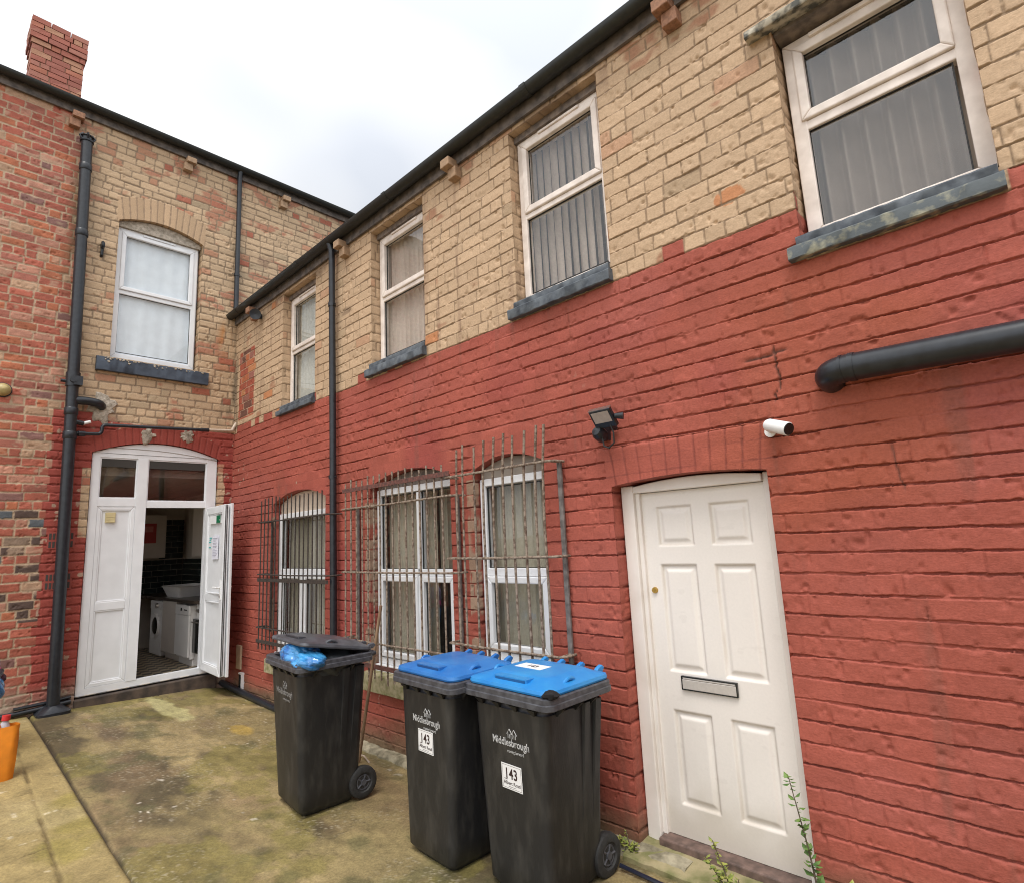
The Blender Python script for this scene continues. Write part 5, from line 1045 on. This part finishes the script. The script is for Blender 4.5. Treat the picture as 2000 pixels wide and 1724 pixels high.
wc2 = unit_thing('wall_cupboard', 'cream wall cupboard on the right wall, mostly hidden by the door jamb', 'cupboard', (-1.3, .22, 1.82)); m = MB(); m.box(-.45, -.14, 0, .45, .17, .78); m.build('carcass', M_CUP, wc2); m = MB(); m.box(-.445, -.162, .005, .445, -.142, .775); m.build('door', M_CUP, wc2, bevel=.004)

# ================================================================== plants and clutter
def leafy(name, label, base, stems, m_leaf, seed, lsize, n_leaf, cat='weed'):
    rnd = random.Random(seed); o = thing(name, label, cat, base); sm_ = MB(); lm = MB()
    for (dx, dy, h_, wob) in stems:
        pts = [Vector((dx*t+wob*math.sin(t*5+dx*9)*.3, dy*t, h_*t)) for t in [k/7 for k in range(8)]]
        sm_.tube(pts, [.006*(1-.7*k/7) for k in range(8)], 6)
        for k in range(n_leaf):
            t = rnd.uniform(.12, 1); i = min(6, int(t*7)); p = pts[i].lerp(pts[i+1], t*7-i); a = rnd.uniform(0, 2*PI); s_ = lsize*rnd.uniform(.5, 1.2)*(1.15-.5*t)
            d = Vector((math.cos(a), math.sin(a)*.7, rnd.uniform(-.2, .7))).normalized(); w_ = d.cross(Vector((0, 0, 1))).normalized()*s_*.32; nn = d.cross(w_).normalized()*s_*.1
            q0, q1, q2 = p, p+d*s_*.55, p+d*s_
            lm.quad(q0, q1+w_+nn, q2, q1-w_+nn)
    sm_.build('stem', M_STEM, o, smooth=True); lm.build('foliage', m_leaf, o); return o
leafy('weed', 'tall thin weed with small leaves in front of the right door edge', (7.48, -.10, .0), [(-.10, .02, .66, .02)], M_LEAF, 5, .055, 70)
leafy('weed', 'bushy yellow green weed at the foot of the wall right of the door', (7.58, -.08, .0), [(.02, .0, .24, .02), (.12, -.03, .20, .03), (.06, -.05, .28, .02), (-.04, -.04, .16, .02), (.16, .0, .13, .0)], M_LEAFY, 6, .055, 90)
leafy('weed', 'wispy pale weed growing on the door step', (7.08, -.16, .0), [(-.08, -.02, .30, .02), (.04, -.02, .16, .02), (-.14, .0, .20, .02), (.1, .0, .10, .0)], M_LEAFY, 7, .045, 55)
leafy('weed', 'small ragged weed at the wall foot beside the front bin', (6.40, -.06, -.01), [(.0, .0, .14, .03), (.08, -.02, .10, .03), (-.05, -.01, .10, .02)], M_LEAFY, 8, .04, 26)
# left edge: orange tote with bottle, loaded trolley handle and bags
ob = thing('tote_bag', 'bright orange tote bag standing at the left edge of the paving', 'bag', (1.90, -2.545, .07))
m = MB(); rs_ = []
rnd = random.Random(9)
for z_, w_, d_ in ((0, .30, .16), (.03, .33, .18), (.2, .35, .18), (.34, .36, .16), (.46, .37, .13)):
    rs_.append([(q[0]*(1+rnd.uniform(-.02, .02)), q[1]*(1+rnd.uniform(-.04, .04)), z_) for q in rrect(d_, w_, .05, 4)])
m.loft(rs_, True, False); m.build('sack', mat('orange_fabric', (.75, .24, .012), .7, .12, 12, bump=.3, bscale=30), ob, smooth=True)
m = MB(); m.tube(arc((.0, .06, .45), (.0, .04, .58), (.0, -.08, .45), 8), .010, 6); m.build('strap', MATS['orange_fabric'], ob, smooth=True)
bt = thing('drink_bottle', 'clear bottle with a red cap poking out of the orange bag', 'bottle', (1.86, -2.47, .33)); m = MB(); m.lathe([(.0, 0), (.04, .0), (.042, .18), (.015, .24), (.015, .25)], (0, 0, 0), (0, .1, 1), 14); m.build('body', mat('pale_plastic', (.55, .55, .6), .2, .1, 8), bt, smooth=True); m = MB(); m.lathe([(.03, .235), (.03, .275), (.0, .277)], (0, 0, 0), (0, .1, 1), 14); m.build('cap', mat('red_cap', (.55, .03, .03), .4, .1, 8), bt, smooth=True)
tr = thing('shopping_trolley', 'dark wheeled cart at the left edge, behind the orange bag', 'trolley', (1.10, -2.66, .12))
m = MB(); m.tube([(.25, .18, .0), (.25, .18, .72), (.1, .22, .76), (-.25, .2, .74), (-.25, .18, .0)], .022, 10); m.tube([(.25, -.18, .0), (.25, -.18, .70), (.25, .18, .70)], .018, 8); m.box(-.25, -.2, .05, .25, .18, .08); m.build('frame', M_BLACKP, tr, smooth=True)
m = MB(); m.loft([[(q[0], q[1], z_) for q in rrect(w_, d_, .05, 4)] for w_, d_, z_ in ((.40, .26, .085), (.44, .30, .12), (.46, .32, .55), (.44, .30, .66), (.40, .26, .68))]); m.build('fabric_body', mat('navy_fabric', (.018, .02, .04), .8, .2, 20, bump=.3), tr, smooth=True)
for q in (-.2, .2): m = MB(); m.lathe([(.0, -.02), (.06, -.02), (.065, 0), (.06, .02), (.0, .02)], (.30 if q > 0 else -.2, .17, .0), (0, 1, 0), 16); m.build('wheel', M_RUBBER, tr, smooth=True)
cb = thing('carrier_bag', 'crinkled blue carrier bag hanging on the dark cart', 'bag', (1.16, -2.50, .72)); crumple('sack', (0, 0, 0), .14, 21, M_BAG, cb, 4, .25, (1, .7, 1))
cc_ = thing('clothes_bundle', 'bundle of lilac and pink cloth on top of the cart', 'clothes', (1.08, -2.56, .98)); crumple('lilac_cloth', (0, 0, .02), .13, 31, mat('lilac_cloth', (.45, .40, .62), .8, .2, 8), cc_, 4, .3, (1, .8, 1.2)); crumple('pink_cloth', (.03, .03, -.12), .10, 32, mat('pink_cloth', (.65, .08, .28), .8, .2, 8), cc_, 4, .3); crumple('maroon_cloth', (.0, .06, -.19), .11, 33, mat('maroon_cloth', (.06, .015, .03), .8, .2, 8), cc_, 4, .3, (1, 1, .6))

# ---- the row across the yard, met only as a reflection in the glass
opp = thing('brick_house', 'dark brick house across the yard, showing only as a reflection in the door glass', 'building', (17, 0, 0))
m = MB(); m.box(0, -9, -.1, 5, 4, 6.2); m.build('wall', mat('opposite_brick', (.20, .10, .07), .85, .3, 3), opp)
